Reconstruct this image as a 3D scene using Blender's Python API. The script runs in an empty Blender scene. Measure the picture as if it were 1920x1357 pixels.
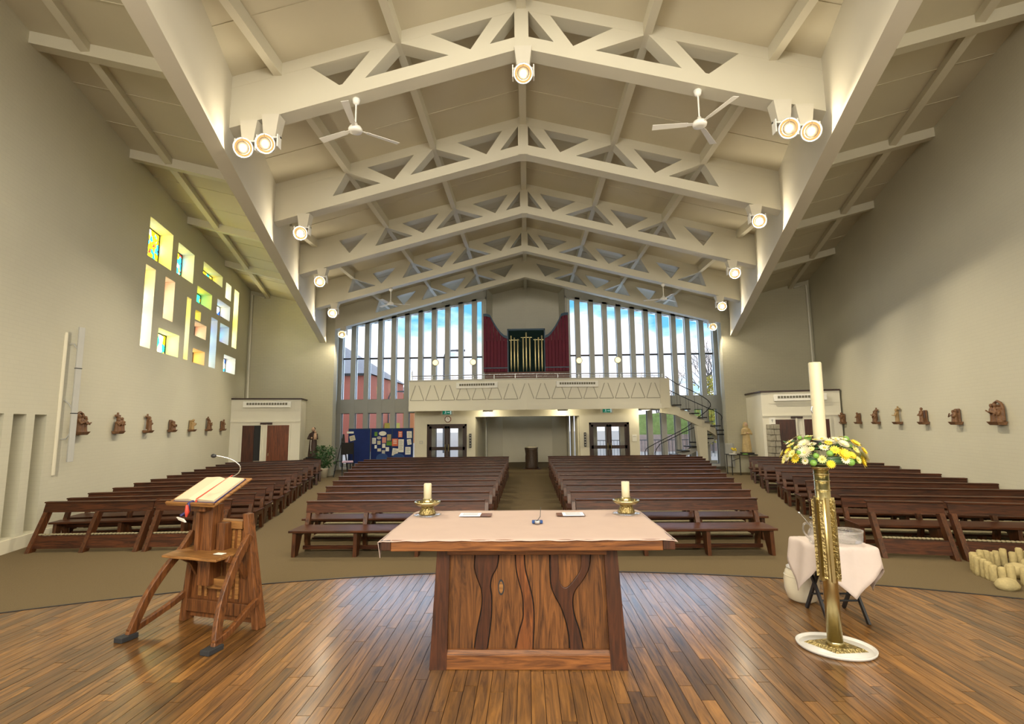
import bpy, bmesh, math, random
from mathutils import Vector, Matrix, noise
random.seed(7)
S = bpy.context.scene
COL = S.collection
PI = math.pi

# ------------------------------------------------------------------ camera
cam_d = bpy.data.cameras.new('camera'); cam = bpy.data.objects.new('camera', cam_d); COL.objects.link(cam)
cam_d.sensor_width = 36.0; cam_d.lens = 946.6/1920*36; cam_d.clip_end = 500
_p, _y, _r = .1219, -.0285, -.0112
_f = Vector((math.sin(_y)*math.cos(_p), math.cos(_y)*math.cos(_p), math.sin(_p)))
_rt = Vector((math.cos(_y), -math.sin(_y), 0)); _up = _rt.cross(_f)
_R = math.cos(_r)*_rt + math.sin(_r)*_up; _U = -math.sin(_r)*_rt + math.cos(_r)*_up
cam.matrix_world = Matrix(((_R.x, _U.x, -_f.x, 0), (_R.y, _U.y, -_f.y, 0), (_R.z, _U.z, -_f.z, 2.1), (0, 0, 0, 1)))
S.camera = cam

# ------------------------------------------------------------------ view and light
S.view_settings.view_transform = 'Standard'; S.view_settings.look = 'None'
S.view_settings.exposure = 0.25; S.view_settings.gamma = 1.0; S.view_settings.use_curve_mapping = False
LAMP = 420.0       # watts of a nave spotlight
LAMP_COL = (1.0, .87, .64)
SIDE_FILL = 320.0       # watts of each added fill light beside the sanctuary (behind the camera)
SKY = 1.3

w = bpy.data.worlds.new('sky'); S.world = w; w.use_nodes = True
nt = w.node_tree; nt.nodes.clear()
def N(t, typ, **kw):
    n = t.nodes.new(typ)
    for k, v in kw.items():
        if k.startswith('i_'): n.inputs[k[2:].replace('_', ' ')].default_value = v
        else: setattr(n, k, v)
    return n
tc = N(nt, 'ShaderNodeTexCoord'); mp = N(nt, 'ShaderNodeMapping'); mp.inputs['Scale'].default_value = (1, 1, 2.6); mp.inputs['Location'].default_value = (.35, .1, .25)
nz = N(nt, 'ShaderNodeTexNoise', i_Scale=3.2, i_Detail=7.0, i_Roughness=.52)
rp = N(nt, 'ShaderNodeValToRGB'); e = rp.color_ramp.elements
e[0].position = .39; e[0].color = (.13, .47, .84, 1); e[1].position = .58; e[1].color = (.80, .83, .93, 1)
k = e.new(.49); k.color = (.97, .93, .97, 1); k = e.new(.44); k.color = (.42, .73, .95, 1)
bg = N(nt, 'ShaderNodeBackground', i_Strength=SKY); ow = N(nt, 'ShaderNodeOutputWorld')
nt.links.new(tc.outputs['Generated'], mp.inputs[0]); nt.links.new(mp.outputs[0], nz.inputs['Vector'])
nt.links.new(nz.outputs['Fac'], rp.inputs[0]); nt.links.new(rp.outputs[0], bg.inputs[0]); nt.links.new(bg.outputs[0], ow.inputs[0])

def area(name, loc, rot, sx, sy, power, col=(1, 1, 1)):
    l = bpy.data.lights.new(name, 'AREA'); l.shape = 'RECTANGLE'; l.size = sx; l.size_y = sy; l.energy = power; l.color = col
    o = bpy.data.objects.new(name, l); o.location = loc; o.rotation_euler = rot; COL.objects.link(o); return o
# added daylight-tinted fill lights at made-up side windows, behind the camera
area('fill_left', (-5.3, -1.6, 4.2), (0, -PI/2 + .0, 0), 4.2, 3.0, SIDE_FILL, (1, .95, .86))
area('fill_right', (5.3, -1.6, 4.2), (0, PI/2, 0), 4.2, 3.0, SIDE_FILL, (1, .95, .86))
# added fill light high behind the camera; the wall there has no window
area('fill_back', (0, -3.9, 6.4), (PI/2, 0, 0), 8.5, 2.6, 1150, (1, .93, .80))
# daylight falling in through the big glazed end wall (set in its openings)
area('daylight_end_left', (-5.6, 25.3, 5.2), (-PI/2, 0, 0), 7.0, 4.5, 420, (.50, .70, 1))
area('daylight_end_right', (5.6, 25.3, 5.2), (-PI/2, 0, 0), 7.0, 4.5, 420, (.50, .70, 1))

# ------------------------------------------------------------------ materials
def lin(c):
    return tuple((v/12.92 if v <= .04045 else ((v+.055)/1.055)**2.4) for v in c)
def rgb(r, g, b):
    return lin((r/255, g/255, b/255)) + (1,)
def newmat(name):
    m = bpy.data.materials.new(name); m.use_nodes = True; t = m.node_tree
    return m, t, t.nodes['Principled BSDF']
def plain(name, col, rough=.6, metal=0, var=.12, scale=6, bump=.0, bscale=60, spec=.5, emit=0, coord='Object', coat=0):
    m, t, b = newmat(name)
    c = N(t, 'ShaderNodeTexCoord'); n = N(t, 'ShaderNodeTexNoise', i_Scale=scale, i_Detail=4.0)
    t.links.new(c.outputs[coord], n.inputs['Vector'])
    mx = N(t, 'ShaderNodeMix', data_type='RGBA'); mx.inputs[6].default_value = tuple(v*(1-var) for v in col[:3])+(1,); mx.inputs[7].default_value = tuple(min(1, v*(1+var)) for v in col[:3])+(1,)
    t.links.new(n.outputs['Fac'], mx.inputs[0]); t.links.new(mx.outputs[2], b.inputs['Base Color'])
    b.inputs['Roughness'].default_value = rough; b.inputs['Metallic'].default_value = metal
    b.inputs['Specular IOR Level'].default_value = spec
    if coat: b.inputs['Coat Weight'].default_value = coat; b.inputs['Coat Roughness'].default_value = .15
    if bump:
        n2 = N(t, 'ShaderNodeTexNoise', i_Scale=bscale, i_Detail=3.0); t.links.new(c.outputs[coord], n2.inputs['Vector'])
        bp = N(t, 'ShaderNodeBump', i_Strength=bump, i_Distance=.02); t.links.new(n2.outputs['Fac'], bp.inputs['Height']); t.links.new(bp.outputs[0], b.inputs['Normal'])
    if emit:
        t.links.new(mx.outputs[2], b.inputs['Emission Color']); b.inputs['Emission Strength'].default_value = emit
    return m
def emis(name, col, s):
    m, t, b = newmat(name); b.inputs['Base Color'].default_value = (.02, .02, .02, 1); b.inputs['Specular IOR Level'].default_value = .1; b.inputs['Emission Color'].default_value = col; b.inputs['Emission Strength'].default_value = s; return m
def wood(name, c1, c2, axis=0, scale=1.0, rough=.4, rand='none', grain=1.0, randamt=.5, coat=0, spec=.5):
    m, t, b = newmat(name); c = N(t, 'ShaderNodeTexCoord'); mp = N(t, 'ShaderNodeMapping')
    s = [14*scale]*3; s[axis] = 1.1*scale; mp.inputs['Scale'].default_value = s
    oi = N(t, 'ShaderNodeObjectInfo'); ge = N(t, 'ShaderNodeNewGeometry')
    rnd = oi.outputs['Random'] if rand != 'island' else ge.outputs['Random Per Island']
    t.links.new(c.outputs['Object'], mp.inputs[0])
    ml = N(t, 'ShaderNodeMath', operation='MULTIPLY'); ml.inputs[1].default_value = 37.0; t.links.new(rnd, ml.inputs[0])
    cb = N(t, 'ShaderNodeCombineXYZ'); t.links.new(ml.outputs[0], cb.inputs[0]); t.links.new(ml.outputs[0], cb.inputs[1])
    t.links.new(cb.outputs[0], mp.inputs['Location'])
    n = N(t, 'ShaderNodeTexNoise', i_Scale=1.6, i_Detail=6.0, i_Distortion=1.2*grain, i_Roughness=.6); t.links.new(mp.outputs[0], n.inputs['Vector'])
    r = N(t, 'ShaderNodeValToRGB'); r.color_ramp.elements[0].position = .33; r.color_ramp.elements[0].color = c1; r.color_ramp.elements[1].position = .68; r.color_ramp.elements[1].color = c2
    t.links.new(n.outputs['Fac'], r.inputs[0]); out = r.outputs[0]
    if rand != 'none':
        h = N(t, 'ShaderNodeHueSaturation'); mr = N(t, 'ShaderNodeMapRange'); mr.inputs[3].default_value = 1-randamt; mr.inputs[4].default_value = 1+randamt
        t.links.new(rnd, mr.inputs[0]); t.links.new(mr.outputs[0], h.inputs['Value']); t.links.new(out, h.inputs['Color']); out = h.outputs[0]
    t.links.new(out, b.inputs['Base Color']); b.inputs['Roughness'].default_value = rough; b.inputs['Specular IOR Level'].default_value = spec
    if coat: b.inputs['Coat Weight'].default_value = coat; b.inputs['Coat Roughness'].default_value = .19; b.inputs['Coat IOR'].default_value = 1.85
    bp = N(t, 'ShaderNodeBump', i_Strength=.12, i_Distance=.01); t.links.new(n.outputs['Fac'], bp.inputs['Height']); t.links.new(bp.outputs[0], b.inputs['Normal'])
    return m
def painted_brick(name, col, horiz, bump=.35, bw=.225, bh=.075, var=.05, mul=.2):
    """flat paint over coursed brickwork: brick relief only"""
    m, t, b = newmat(name); c = N(t, 'ShaderNodeTexCoord'); sp = N(t, 'ShaderNodeSeparateXYZ'); cb = N(t, 'ShaderNodeCombineXYZ')
    t.links.new(c.outputs['Object'], sp.inputs[0]); t.links.new(sp.outputs[horiz], cb.inputs[0]); t.links.new(sp.outputs[2], cb.inputs[1])
    br = N(t, 'ShaderNodeTexBrick'); br.inputs['Scale'].default_value = 1.0; br.inputs['Brick Width'].default_value = bw; br.inputs['Row Height'].default_value = bh
    br.inputs['Mortar Size'].default_value = .008; br.inputs['Mortar Smooth'].default_value = .5
    br.inputs['Color1'].default_value = (1, 1, 1, 1); br.inputs['Color2'].default_value = (.86, .86, .86, 1); br.inputs['Mortar'].default_value = (.5, .5, .5, 1)
    t.links.new(cb.outputs[0], br.inputs['Vector'])
    n = N(t, 'ShaderNodeTexNoise', i_Scale=.55, i_Detail=6.0, i_Roughness=.6); t.links.new(c.outputs['Object'], n.inputs['Vector'])
    mx = N(t, 'ShaderNodeMix', data_type='RGBA'); mx.inputs[6].default_value = tuple(v*(1-var*2) for v in col[:3])+(1,); mx.inputs[7].default_value = tuple(v*(1+var) for v in col[:3])+(1,)
    t.links.new(n.outputs['Fac'], mx.inputs[0])
    m2 = N(t, 'ShaderNodeMix', data_type='RGBA', blend_type='MULTIPLY'); m2.inputs[0].default_value = mul; t.links.new(mx.outputs[2], m2.inputs[6]); t.links.new(br.outputs['Color'], m2.inputs[7])
    t.links.new(m2.outputs[2], b.inputs['Base Color']); b.inputs['Roughness'].default_value = .7; b.inputs['Specular IOR Level'].default_value = .3
    bp = N(t, 'ShaderNodeBump', i_Strength=bump, i_Distance=.006); t.links.new(br.outputs['Color'], bp.inputs['Height']); t.links.new(bp.outputs[0], b.inputs['Normal'])
    return m
def glass(name, tint=(1, 1, 1, 1), refl=.07):
    m = bpy.data.materials.new(name); m.use_nodes = True; t = m.node_tree; t.nodes.clear()
    tr = N(t, 'ShaderNodeBsdfTransparent'); tr.inputs[0].default_value = tint; gl = N(t, 'ShaderNodeBsdfGlossy'); gl.inputs['Roughness'].default_value = .02
    fr = N(t, 'ShaderNodeFresnel'); fr.inputs[0].default_value = 1.45; mx = N(t, 'ShaderNodeMixShader'); o = N(t, 'ShaderNodeOutputMaterial')
    mu = N(t, 'ShaderNodeMath', operation='MULTIPLY'); mu.inputs[1].default_value = refl/.04*.5; t.links.new(fr.outputs[0], mu.inputs[0])
    t.links.new(mu.outputs[0], mx.inputs[0]); t.links.new(tr.outputs[0], mx.inputs[1]); t.links.new(gl.outputs[0], mx.inputs[2]); t.links.new(mx.outputs[0], o.inputs[0])
    return m
def crystal(name):
    m, t, b = newmat(name); b.inputs['Base Color'].default_value = (.95, .96, .97, 1); b.inputs['Transmission Weight'].default_value = .9; b.inputs['Roughness'].default_value = .03; b.inputs['IOR'].default_value = 1.3
    b.inputs['Alpha'].default_value = .55
    return m
def stained(name, cols, strength=2.2, scale=7.0):
    m = bpy.data.materials.new(name); m.use_nodes = True; t = m.node_tree; t.nodes.clear()
    c = N(t, 'ShaderNodeTexCoord'); v = N(t, 'ShaderNodeTexVoronoi', i_Scale=scale); v2 = N(t, 'ShaderNodeTexVoronoi', feature='DISTANCE_TO_EDGE', i_Scale=scale)
    mp = N(t, 'ShaderNodeMapping'); mp.inputs['Scale'].default_value = (1, 1, 1.0); t.links.new(c.outputs['Object'], mp.inputs[0])
    t.links.new(mp.outputs[0], v.inputs['Vector']); t.links.new(mp.outputs[0], v2.inputs['Vector'])
    sp = N(t, 'ShaderNodeSeparateColor'); t.links.new(v.outputs['Color'], sp.inputs[0])
    r = N(t, 'ShaderNodeValToRGB'); r.color_ramp.interpolation = 'CONSTANT'; el = r.color_ramp.elements
    el[0].color = cols[0]; el[1].position = 1/len(cols); el[1].color = cols[1]
    for i in range(2, len(cols)): q = el.new(i/len(cols)); q.color = cols[i]
    t.links.new(sp.outputs[0], r.inputs[0])
    lt = N(t, 'ShaderNodeMath', operation='GREATER_THAN'); lt.inputs[1].default_value = .035; t.links.new(v2.outputs['Distance'], lt.inputs[0])
    mx = N(t, 'ShaderNodeMix', data_type='RGBA'); mx.inputs[6].default_value = (.02, .02, .02, 1); t.links.new(lt.outputs[0], mx.inputs[0]); t.links.new(r.outputs[0], mx.inputs[7])
    em = N(t, 'ShaderNodeEmission', i_Strength=strength); o = N(t, 'ShaderNodeOutputMaterial'); t.links.new(mx.outputs[2], em.inputs[0]); t.links.new(em.outputs[0], o.inputs[0])  # panes glow in place of daylight passing through the glass
    return m

M = {}
CREAM = (.60, .565, .45, 1)
M['wall'] = painted_brick('painted_brick_side', (.60, .575, .46, 1), 1, bump=.15, mul=.08)
M['wall_end'] = painted_brick('painted_brick_end', (.56, .53, .40, 1), 0, bump=.6, mul=.2)
M['recess'] = painted_brick('painted_brick_recess_lit', (.74, .72, .62, 1), 0, bump=.5, mul=.15)  # paler than the other brick: the recess's brightness is put into its colour
M['plaster'] = plain('cream_plaster', (.68, .64, .51, 1), .7, var=.05, scale=2)
M['pale'] = plain('pale_cream_paint', (.74, .71, .60, 1), .6, var=.03, scale=2)
M['truss'] = plain('cream_truss_paint', CREAM, .6, var=.05, scale=1.5)
M['beam'] = plain('pale_beam_paint', (.62, .585, .49, 1), .6, var=.05, scale=1.2)
M['ceiling'] = plain('ceiling_boards', (.56, .515, .39, 1), .75, var=.07, scale=1.1, bump=.1, bscale=9)
M['card'] = plain('glossy_white_card', (.90, .92, .96, 1), .25, var=.02)
M['white'] = plain('white_paint', (.86, .85, .80, 1), .5, var=.03)
M['mullion'] = plain('mullion_paint', (.50, .49, .44, 1), .6, var=.06, scale=3)
M['groove'] = plain('relief_line', (.36, .34, .27, 1), .7)
M['carpet'] = plain('beige_carpet', (.175, .132, .075, 1), .95, var=.28, scale=90, bump=.6, bscale=260, spec=.1)
M['pew'] = wood('dark_pew_wood', rgb(36, 16, 7), rgb(88, 47, 23), 0, 1.3, .42, 'object', 1, .18, spec=.3)
M['pewend'] = wood('pew_end_wood', rgb(44, 21, 9), rgb(100, 57, 29), 2, 1.3, .35, 'object', 1, .15)
M['cushion'] = plain('kneeler_cushion', (.30, .26, .16, 1), .85, var=.3, scale=30, bump=.4, bscale=60)
M['plank'] = wood('platform_plank', rgb(70, 45, 19), rgb(132, 91, 42), 1, 1.0, .55, 'object', .8, .45, coat=.8, spec=.2)
M['plank_s'] = wood('platform_plank_field', rgb(70, 45, 19), rgb(132, 91, 42), 1, 1.0, .55, 'island', .8, .45, coat=.8, spec=.2)
M['oak'] = wood('altar_oak', rgb(54, 29, 11), rgb(120, 75, 35), 2, .8, .42, 'object', 2.2, .12)
M['oakh'] = wood('altar_oak_rail', rgb(66, 34, 14), rgb(138, 86, 42), 0, .8, .42, 'object', 2.0, .1)
M['oakdark'] = wood('dark_elm', rgb(38, 17, 7), rgb(76, 39, 18), 2, .8, .42, 'object', 1.8, .1)
M['oakmid'] = wood('altar_oak_strip', rgb(66, 33, 12), rgb(128, 74, 34), 2, .8, .42, 'object', 2.0, .1)
M['lect'] = wood('lectern_wood', rgb(62, 33, 15), rgb(124, 76, 38), 2, 1.1, .42, 'object', 1.6, .12)
M['lecth'] = wood('lectern_desk_wood', rgb(98, 62, 28), rgb(162, 114, 62), 0, 1.0, .42, 'object', 1.6, .1)
M['cloth'] = plain('altar_linen', (.42, .315, .27, 1), .85, var=.06, scale=5, bump=.12, bscale=7)
M['linen'] = plain('white_linen', (.60, .51, .47, 1), .85, var=.05, scale=8, bump=.15, bscale=14)
M['brass'] = plain('brass', (.55, .47, .25, 1), .28, 1, var=.1, scale=30)
M['brass_rough'] = plain('hammered_brass', (.36, .28, .12, 1), .35, 1, var=.35, scale=60, bump=1.0, bscale=50)
M['wax'] = plain('candle_wax', (.54, .49, .33, 1), .45, var=.03)
M['black'] = plain('black_metal', (.012, .012, .014, 1), .4)
M['blackmat'] = plain('black_matt', (.02, .02, .022, 1), .8)
M['steel'] = plain('brushed_steel', (.62, .64, .66, 1), .25, 1)
M['grey'] = plain('grey_metal', (.45, .45, .43, 1), .45, var=.05)
M['door'] = wood('dark_door_wood', rgb(48, 20, 10), rgb(84, 40, 20), 2, 1, .4, 'object', .6, .1)
M['doorframe'] = wood('door_frame_wood', rgb(36, 18, 12), rgb(60, 32, 20), 2, 1, .45, 'none')
M['door_light'] = wood('brown_door_wood', rgb(84, 40, 18), rgb(128, 68, 34), 2, 1, .4, 'object', .6, .1)
M['glass'] = glass('window_glass')
M['crystal'] = crystal('cut_glass')
M['ceramic'] = plain('cream_ceramic', (.70, .64, .50, 1), .25, var=.08)
M['white_cer'] = plain('white_plastic', (.58, .56, .53, 1), .3)
M['carve'] = plain('carved_wood', (.16, .075, .03, 1), .5, var=.5, scale=22, bump=.5, bscale=40)
M['carve_light'] = plain('carved_gilt_wood', (.34, .22, .09, 1), .5, var=.4, scale=18, bump=.5, bscale=40)
M['statue_gold'] = plain('cream_gilt_robe', (.46, .34, .16, 1), .5, var=.3, scale=14)
M['habit'] = plain('dark_brown_habit', (.045, .022, .015, 1), .6, var=.3, scale=10)
M['skin'] = plain('painted_skin', (.55, .36, .24, 1), .5)
M['page'] = plain('book_page', (.58, .47, .32, 1), .7, var=.04, scale=12)
M['paper'] = plain('paper', (.86, .84, .76, 1), .7, var=.04, scale=12)
M['ink'] = plain('printed_ink', (.18, .18, .18, 1), .7)
M['red'] = plain('red_ribbon', (.50, .05, .03, 1), .5)
M['orange'] = plain('orange_poster', (.75, .16, .06, 1), .6)
M['blue'] = plain('blue_board_felt', (.012, .03, .16, 1), .9, var=.2, scale=4)
M['bluefab'] = plain('blue_fabric', (.02, .06, .20, 1), .8)
M['navy'] = plain('navy_ribbon', (.015, .015, .10, 1), .5)
M['maroon'] = plain('maroon_swell_panel', (.15, .022, .04, 1), .6, var=.2, scale=3, spec=.15)
M['navytrim'] = plain('dark_blue_trim', (.015, .06, .11, 1), .45)
M['organcase'] = plain('black_green_case', (.008, .022, .02, 1), .7, var=.4, scale=3, spec=.1)
M['pipe'] = plain('gold_pipe', (.80, .66, .34, 1), .3, .55, var=.06)
M['organbase'] = wood('organ_base_wood', rgb(80, 40, 22), rgb(112, 62, 36), 0, 1, .5)
M['leaf'] = plain('dark_leaf', (.03, .09, .025, 1), .5, var=.5, scale=20)
M['leaf2'] = plain('green_bud', (.16, .32, .05, 1), .5, var=.3, scale=20)
M['greendish'] = plain('green_dish', (.07, .16, .07, 1), .4)
M['petal_w'] = plain('white_petal', (.58, .54, .38, 1), .6, var=.1, scale=40)
M['petal_y'] = plain('yellow_petal', (.72, .54, .03, 1), .6, var=.15, scale=40)
M['petal_c'] = plain('cream_petal', (.66, .60, .20, 1), .6, var=.12, scale=40)
M['petal_p'] = plain('pink_petal', (.70, .30, .26, 1), .6)
M['dishg'] = plain('flower_centre', (.45, .42, .06, 1), .7)
M['lens'] = emis('lamp_lens', (1, .86, .50, 1), 2.6)
M['lens_far'] = emis('lamp_lens_soft', (1, .80, .42, 1), 1.5)
M['guard'] = plain('lamp_guard', (.06, .045, .03, 1), .5)
M['lens_ring'] = emis('lamp_ring', (1, .52, .16, 1), .9)
M['disc'] = emis('ceiling_disc_light', (1, .92, .66, 1), 1.6)
M['stone'] = plain('grey_stone', (.36, .33, .26, 1), .85, var=.35, scale=9, bump=.6, bscale=14)
M['stonew'] = plain('sandy_wood_log', (.42, .34, .16, 1), .85, var=.35, scale=14, bump=.5, bscale=30)
M['sand'] = plain('sandy_rock', (.44, .36, .18, 1), .9, var=.35, scale=8, bump=.6, bscale=20)
M['trunk'] = plain('dark_trunk_bronze', (.05, .028, .016, 1), .4, var=.8, scale=16, bump=1, bscale=24)
M['exitgreen'] = emis('exit_green', rgb(12, 120, 90), .55)
M['exitwhite'] = emis('exit_white', rgb(210, 225, 215), .55)
M['vent'] = plain('dark_vent', (.16, .15, .11, 1), .7)
M['redbrick'] = painted_brick('red_brick_outside', (.52, .16, .11, 1), 0, .2, .45, .15)
M['redbrick_o'] = painted_brick('orange_brick_outside', (.60, .25, .10, 1), 0, .2, .45, .15)
M['slate'] = plain('grey_slate', (.36, .36, .40, 1), .8, var=.15, scale=3)
M['lawn'] = plain('green_bank', (.30, .42, .13, 1), .9, var=.45, scale=5, bump=.6, bscale=8)
M['hedge'] = plain('hedge_leaf', (.14, .30, .05, 1), .9, var=.5, scale=6, bump=.8, bscale=10)
M['pavement'] = plain('pavement', (.50, .46, .43, 1), .9, var=.1)
M['pinkwall'] = plain('pink_stone_wall', (.50, .38, .34, 1), .9, var=.25, scale=4, bump=.4, bscale=8)
M['bark'] = plain('bare_bark', (.14, .13, .13, 1), .9)
M['yellowbush'] = plain('yellow_shrub', (.46, .40, .06, 1), .9, var=.3, scale=9)
M['lamp_post'] = plain('lamp_post_metal', (.10, .11, .13, 1), .6)
M['lilac'] = plain('lilac_cushion', (.52, .36, .50, 1), .8)

# ------------------------------------------------------------------ mesh helper
class MB:
    def __init__(s): s.v = []; s.f = []; s.m = []; s.sm = []
    def add(s, vs, fs, mi=0, smooth=False):
        o = len(s.v); s.v += [tuple(v) for v in vs]
        for f in fs: s.f.append(tuple(i+o for i in f)); s.m.append(mi); s.sm.append(smooth)
        return s
    def box(s, x0, x1, y0, y1, z0, z1, mi=0):
        return s.hexa([(x0, y0, z0), (x1, y0, z0), (x1, y1, z0), (x0, y1, z0)], [(x0, y0, z1), (x1, y0, z1), (x1, y1, z1), (x0, y1, z1)], mi)
    def hexa(s, lo, hi, mi=0):
        return s.add(list(lo)+list(hi), [(3, 2, 1, 0), (4, 5, 6, 7), (0, 1, 5, 4), (1, 2, 6, 5), (2, 3, 7, 6), (3, 0, 4, 7)], mi)
    def prism(s, pts, a, b, plane='xz', mi=0):
        """pts 2D; extruded from a to b on the remaining axis"""
        n = len(pts)
        def P(p, t): return (p[0], t, p[1]) if plane == 'xz' else ((t, p[0], p[1]) if plane == 'yz' else (p[0], p[1], t))
        vs = [P(p, a) for p in pts]+[P(p, b) for p in pts]
        s.add(vs, [tuple(range(n)), tuple(range(2*n-1, n-1, -1))]+[(i, n+i, n+(i+1) % n, (i+1) % n) for i in range(n)], mi); return s
    def tube(s, path, r, n=8, mi=0, smooth=True, cap=True):
        path = [Vector(p) for p in path]; rings = []; rs = r if isinstance(r, (list, tuple)) else [r]*len(path)
        prev = None
        for i, p in enumerate(path):
            d = (path[min(i+1, len(path)-1)]-path[max(i-1, 0)]).normalized()
            if prev is None: a = d.orthogonal().normalized()
            else:
                a = prev - d*prev.dot(d); a = a.normalized() if a.length > 1e-6 else d.orthogonal().normalized()
            prev = a; b = d.cross(a)
            rings.append([p+(a*math.cos(2*PI*k/n)+b*math.sin(2*PI*k/n))*rs[i] for k in range(n)])
        vs = [v for rg in rings for v in rg]; fs = []
        for i in range(len(path)-1):
            for k in range(n): fs.append((i*n+k, i*n+(k+1) % n, (i+1)*n+(k+1) % n, (i+1)*n+k))
        s.add(vs, fs, mi, smooth)
        if cap: s.add(rings[0], [tuple(range(n-1, -1, -1))], mi); s.add(rings[-1], [tuple(range(n))], mi)
        return s
    def lathe(s, prof, c=(0, 0, 0), n=20, mi=0, smooth=True, sx=1, sy=1, mod=None):
        vs = []
        for r, z in prof:
            for k in range(n):
                a = 2*PI*k/n; q = r*(mod(a, z) if mod else 1)
                vs.append((c[0]+q*math.cos(a)*sx, c[1]+q*math.sin(a)*sy, c[2]+z))
        fs = [(i*n+k, i*n+(k+1) % n, (i+1)*n+(k+1) % n, (i+1)*n+k) for i in range(len(prof)-1) for k in range(n)]
        fs += [tuple(range(n-1, -1, -1)), tuple(range((len(prof)-1)*n, len(prof)*n))]
        return s.add(vs, fs, mi, smooth)
    def ball(s, c, r, n=12, mi=0, sz=1, sx=1, sy=1):
        m = max(5, n//2); prof = [(r*math.sin(PI*i/m)+1e-4, -r*math.cos(PI*i/m)*sz) for i in range(m+1)]
        return s.lathe(prof, c, n, mi, True, sx, sy)
    def strap(s, pts, wid, th, mi=0):
        """rectangular bar swept along pts in 3D; wid across local x, th in the plane"""
        pts = [Vector(p) for p in pts]; rings = []
        ths = th if isinstance(th, (list, tuple)) else [th]*len(pts)
        for i, p in enumerate(pts):
            d = (pts[min(i+1, len(pts)-1)]-pts[max(i-1, 0)]).normalized(); X = Vector((1, 0, 0)); nrm = d.cross(X).normalized()
            w2 = wid/2; t2 = ths[i]/2
            rings += [p-X*w2-nrm*t2, p+X*w2-nrm*t2, p+X*w2+nrm*t2, p-X*w2+nrm*t2]
        n = len(pts); fs = [(3, 2, 1, 0), tuple((n-1)*4+k for k in range(4))]
        for i in range(n-1):
            for k in range(4): fs.append((i*4+k, i*4+(k+1) % 4, (i+1)*4+(k+1) % 4, (i+1)*4+k))
        return s.add(rings, fs, mi)
    def build(s, name, mat, parent=None, bevel=0, **tags):
        me = bpy.data.meshes.new(name); me.from_pydata(s.v, [], s.f)
        for mm in (mat if isinstance(mat, (list, tuple)) else [mat]): me.materials.append(M[mm] if isinstance(mm, str) else mm)
        me.polygons.foreach_set('material_index', s.m); me.polygons.foreach_set('use_smooth', s.sm); me.update()
        bm = bmesh.new(); bm.from_mesh(me); bmesh.ops.recalc_face_normals(bm, faces=bm.faces); bm.to_mesh(me); bm.free()
        o = bpy.data.objects.new(name, me); COL.objects.link(o)
        if parent: o.parent = parent
        if bevel:
            b = o.modifiers.new('bevel', 'BEVEL'); b.width = bevel; b.segments = 2; b.limit_method = 'ANGLE'
        for k2, v in tags.items(): o[k2] = v
        return o
def tag(o, label=None, cat=None, group=None, kind=None):
    if label: o['label'] = label
    if cat: o['category'] = cat
    if group: o['group'] = group
    if kind: o['kind'] = kind
    return o
def thing(name, label, cat, loc=(0, 0, 0), rz=0, group=None, kind=None):
    o = bpy.data.objects.new(name, None); o.empty_display_size = .1; COL.objects.link(o); o.location = loc; o.rotation_euler = (0, 0, rz)
    return tag(o, label, cat, group, kind)
def struct(name, mb, mat, label, cat='structure', bevel=0):
    return tag(mb.build(name, mat, bevel=bevel), label, cat, kind='structure')
def dup(o, parent=None):
    c = o.copy(); COL.objects.link(c)
    if parent: c.parent = parent
    for ch in [x for x in bpy.data.objects if x.parent == o]: dup(ch, c)
    return c
def remesh(o, vs):
    m = o.modifiers.new('remesh', 'REMESH'); m.mode = 'VOXEL'; m.voxel_size = vs; m.use_smooth_shade = True

# ------------------------------------------------------------------ room geometry constants
Z0 = 8.486; SL = .2615                       # underside of a truss at the ridge, roof slope
TY = [4.53, 7.935, 11.339, 14.743, 18.147, 21.551]
YB, YF, YW = -4.0, 21.55, 24.6               # back of sanctuary, brick end wall, window wall
def xb(y): return 2.858+.2722*y              # inner face of the edge beams
def xw(y): return 6.75+.253*y                # side walls
def roof(x): return Z0+.95-SL*abs(x)
def aisle(x, y): return roof(xb(y)+.14)+.12+SL*(abs(x)-xb(y)-.14)

# floor
b = MB(); b.box(-14, 14, YB, 28.5, -.2, 0)
struct('floor', b, 'carpet', 'beige carpeted church floor under the pews', 'floor')

# side walls with rectangular openings
SW = {'A': (12.57, 13.93, 6.62, 7.69), 'B': (14.29, 15.47, 6.67, 7.62), 'C': (16.23, 18.07, 7.27, 7.68), 'D': (18.45, 19.06, 6.99, 7.60),
      'E': (19.45, 20.01, 5.25, 7.60), 'F': (12.53, 13.06, 4.20, 6.37), 'G': (13.64, 14.25, 5.17, 6.37), 'H': (15.13, 15.45, 4.20, 6.17),
      'I': (15.85, 17.14, 6.19, 6.73), 'J': (15.82, 16.27, 5.60, 5.92), 'K': (15.82, 16.81, 5.07, 5.55), 'L': (17.20, 17.82, 4.20, 5.97),
      'M': (17.67, 19.06, 6.19, 6.76), 'N': (18.09, 19.07, 5.25, 5.95), 'O': (13.45, 14.77, 4.19, 4.86), 'P': (15.81, 16.81, 4.19, 4.65), 'Q': (18.67, 20.02, 4.20, 4.85)}
NICHE = [(7.75, 8.34, .24, 2.37), (8.55, 8.86, .24, 2.37), (9.07, 9.38, .24, 2.37)]
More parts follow.
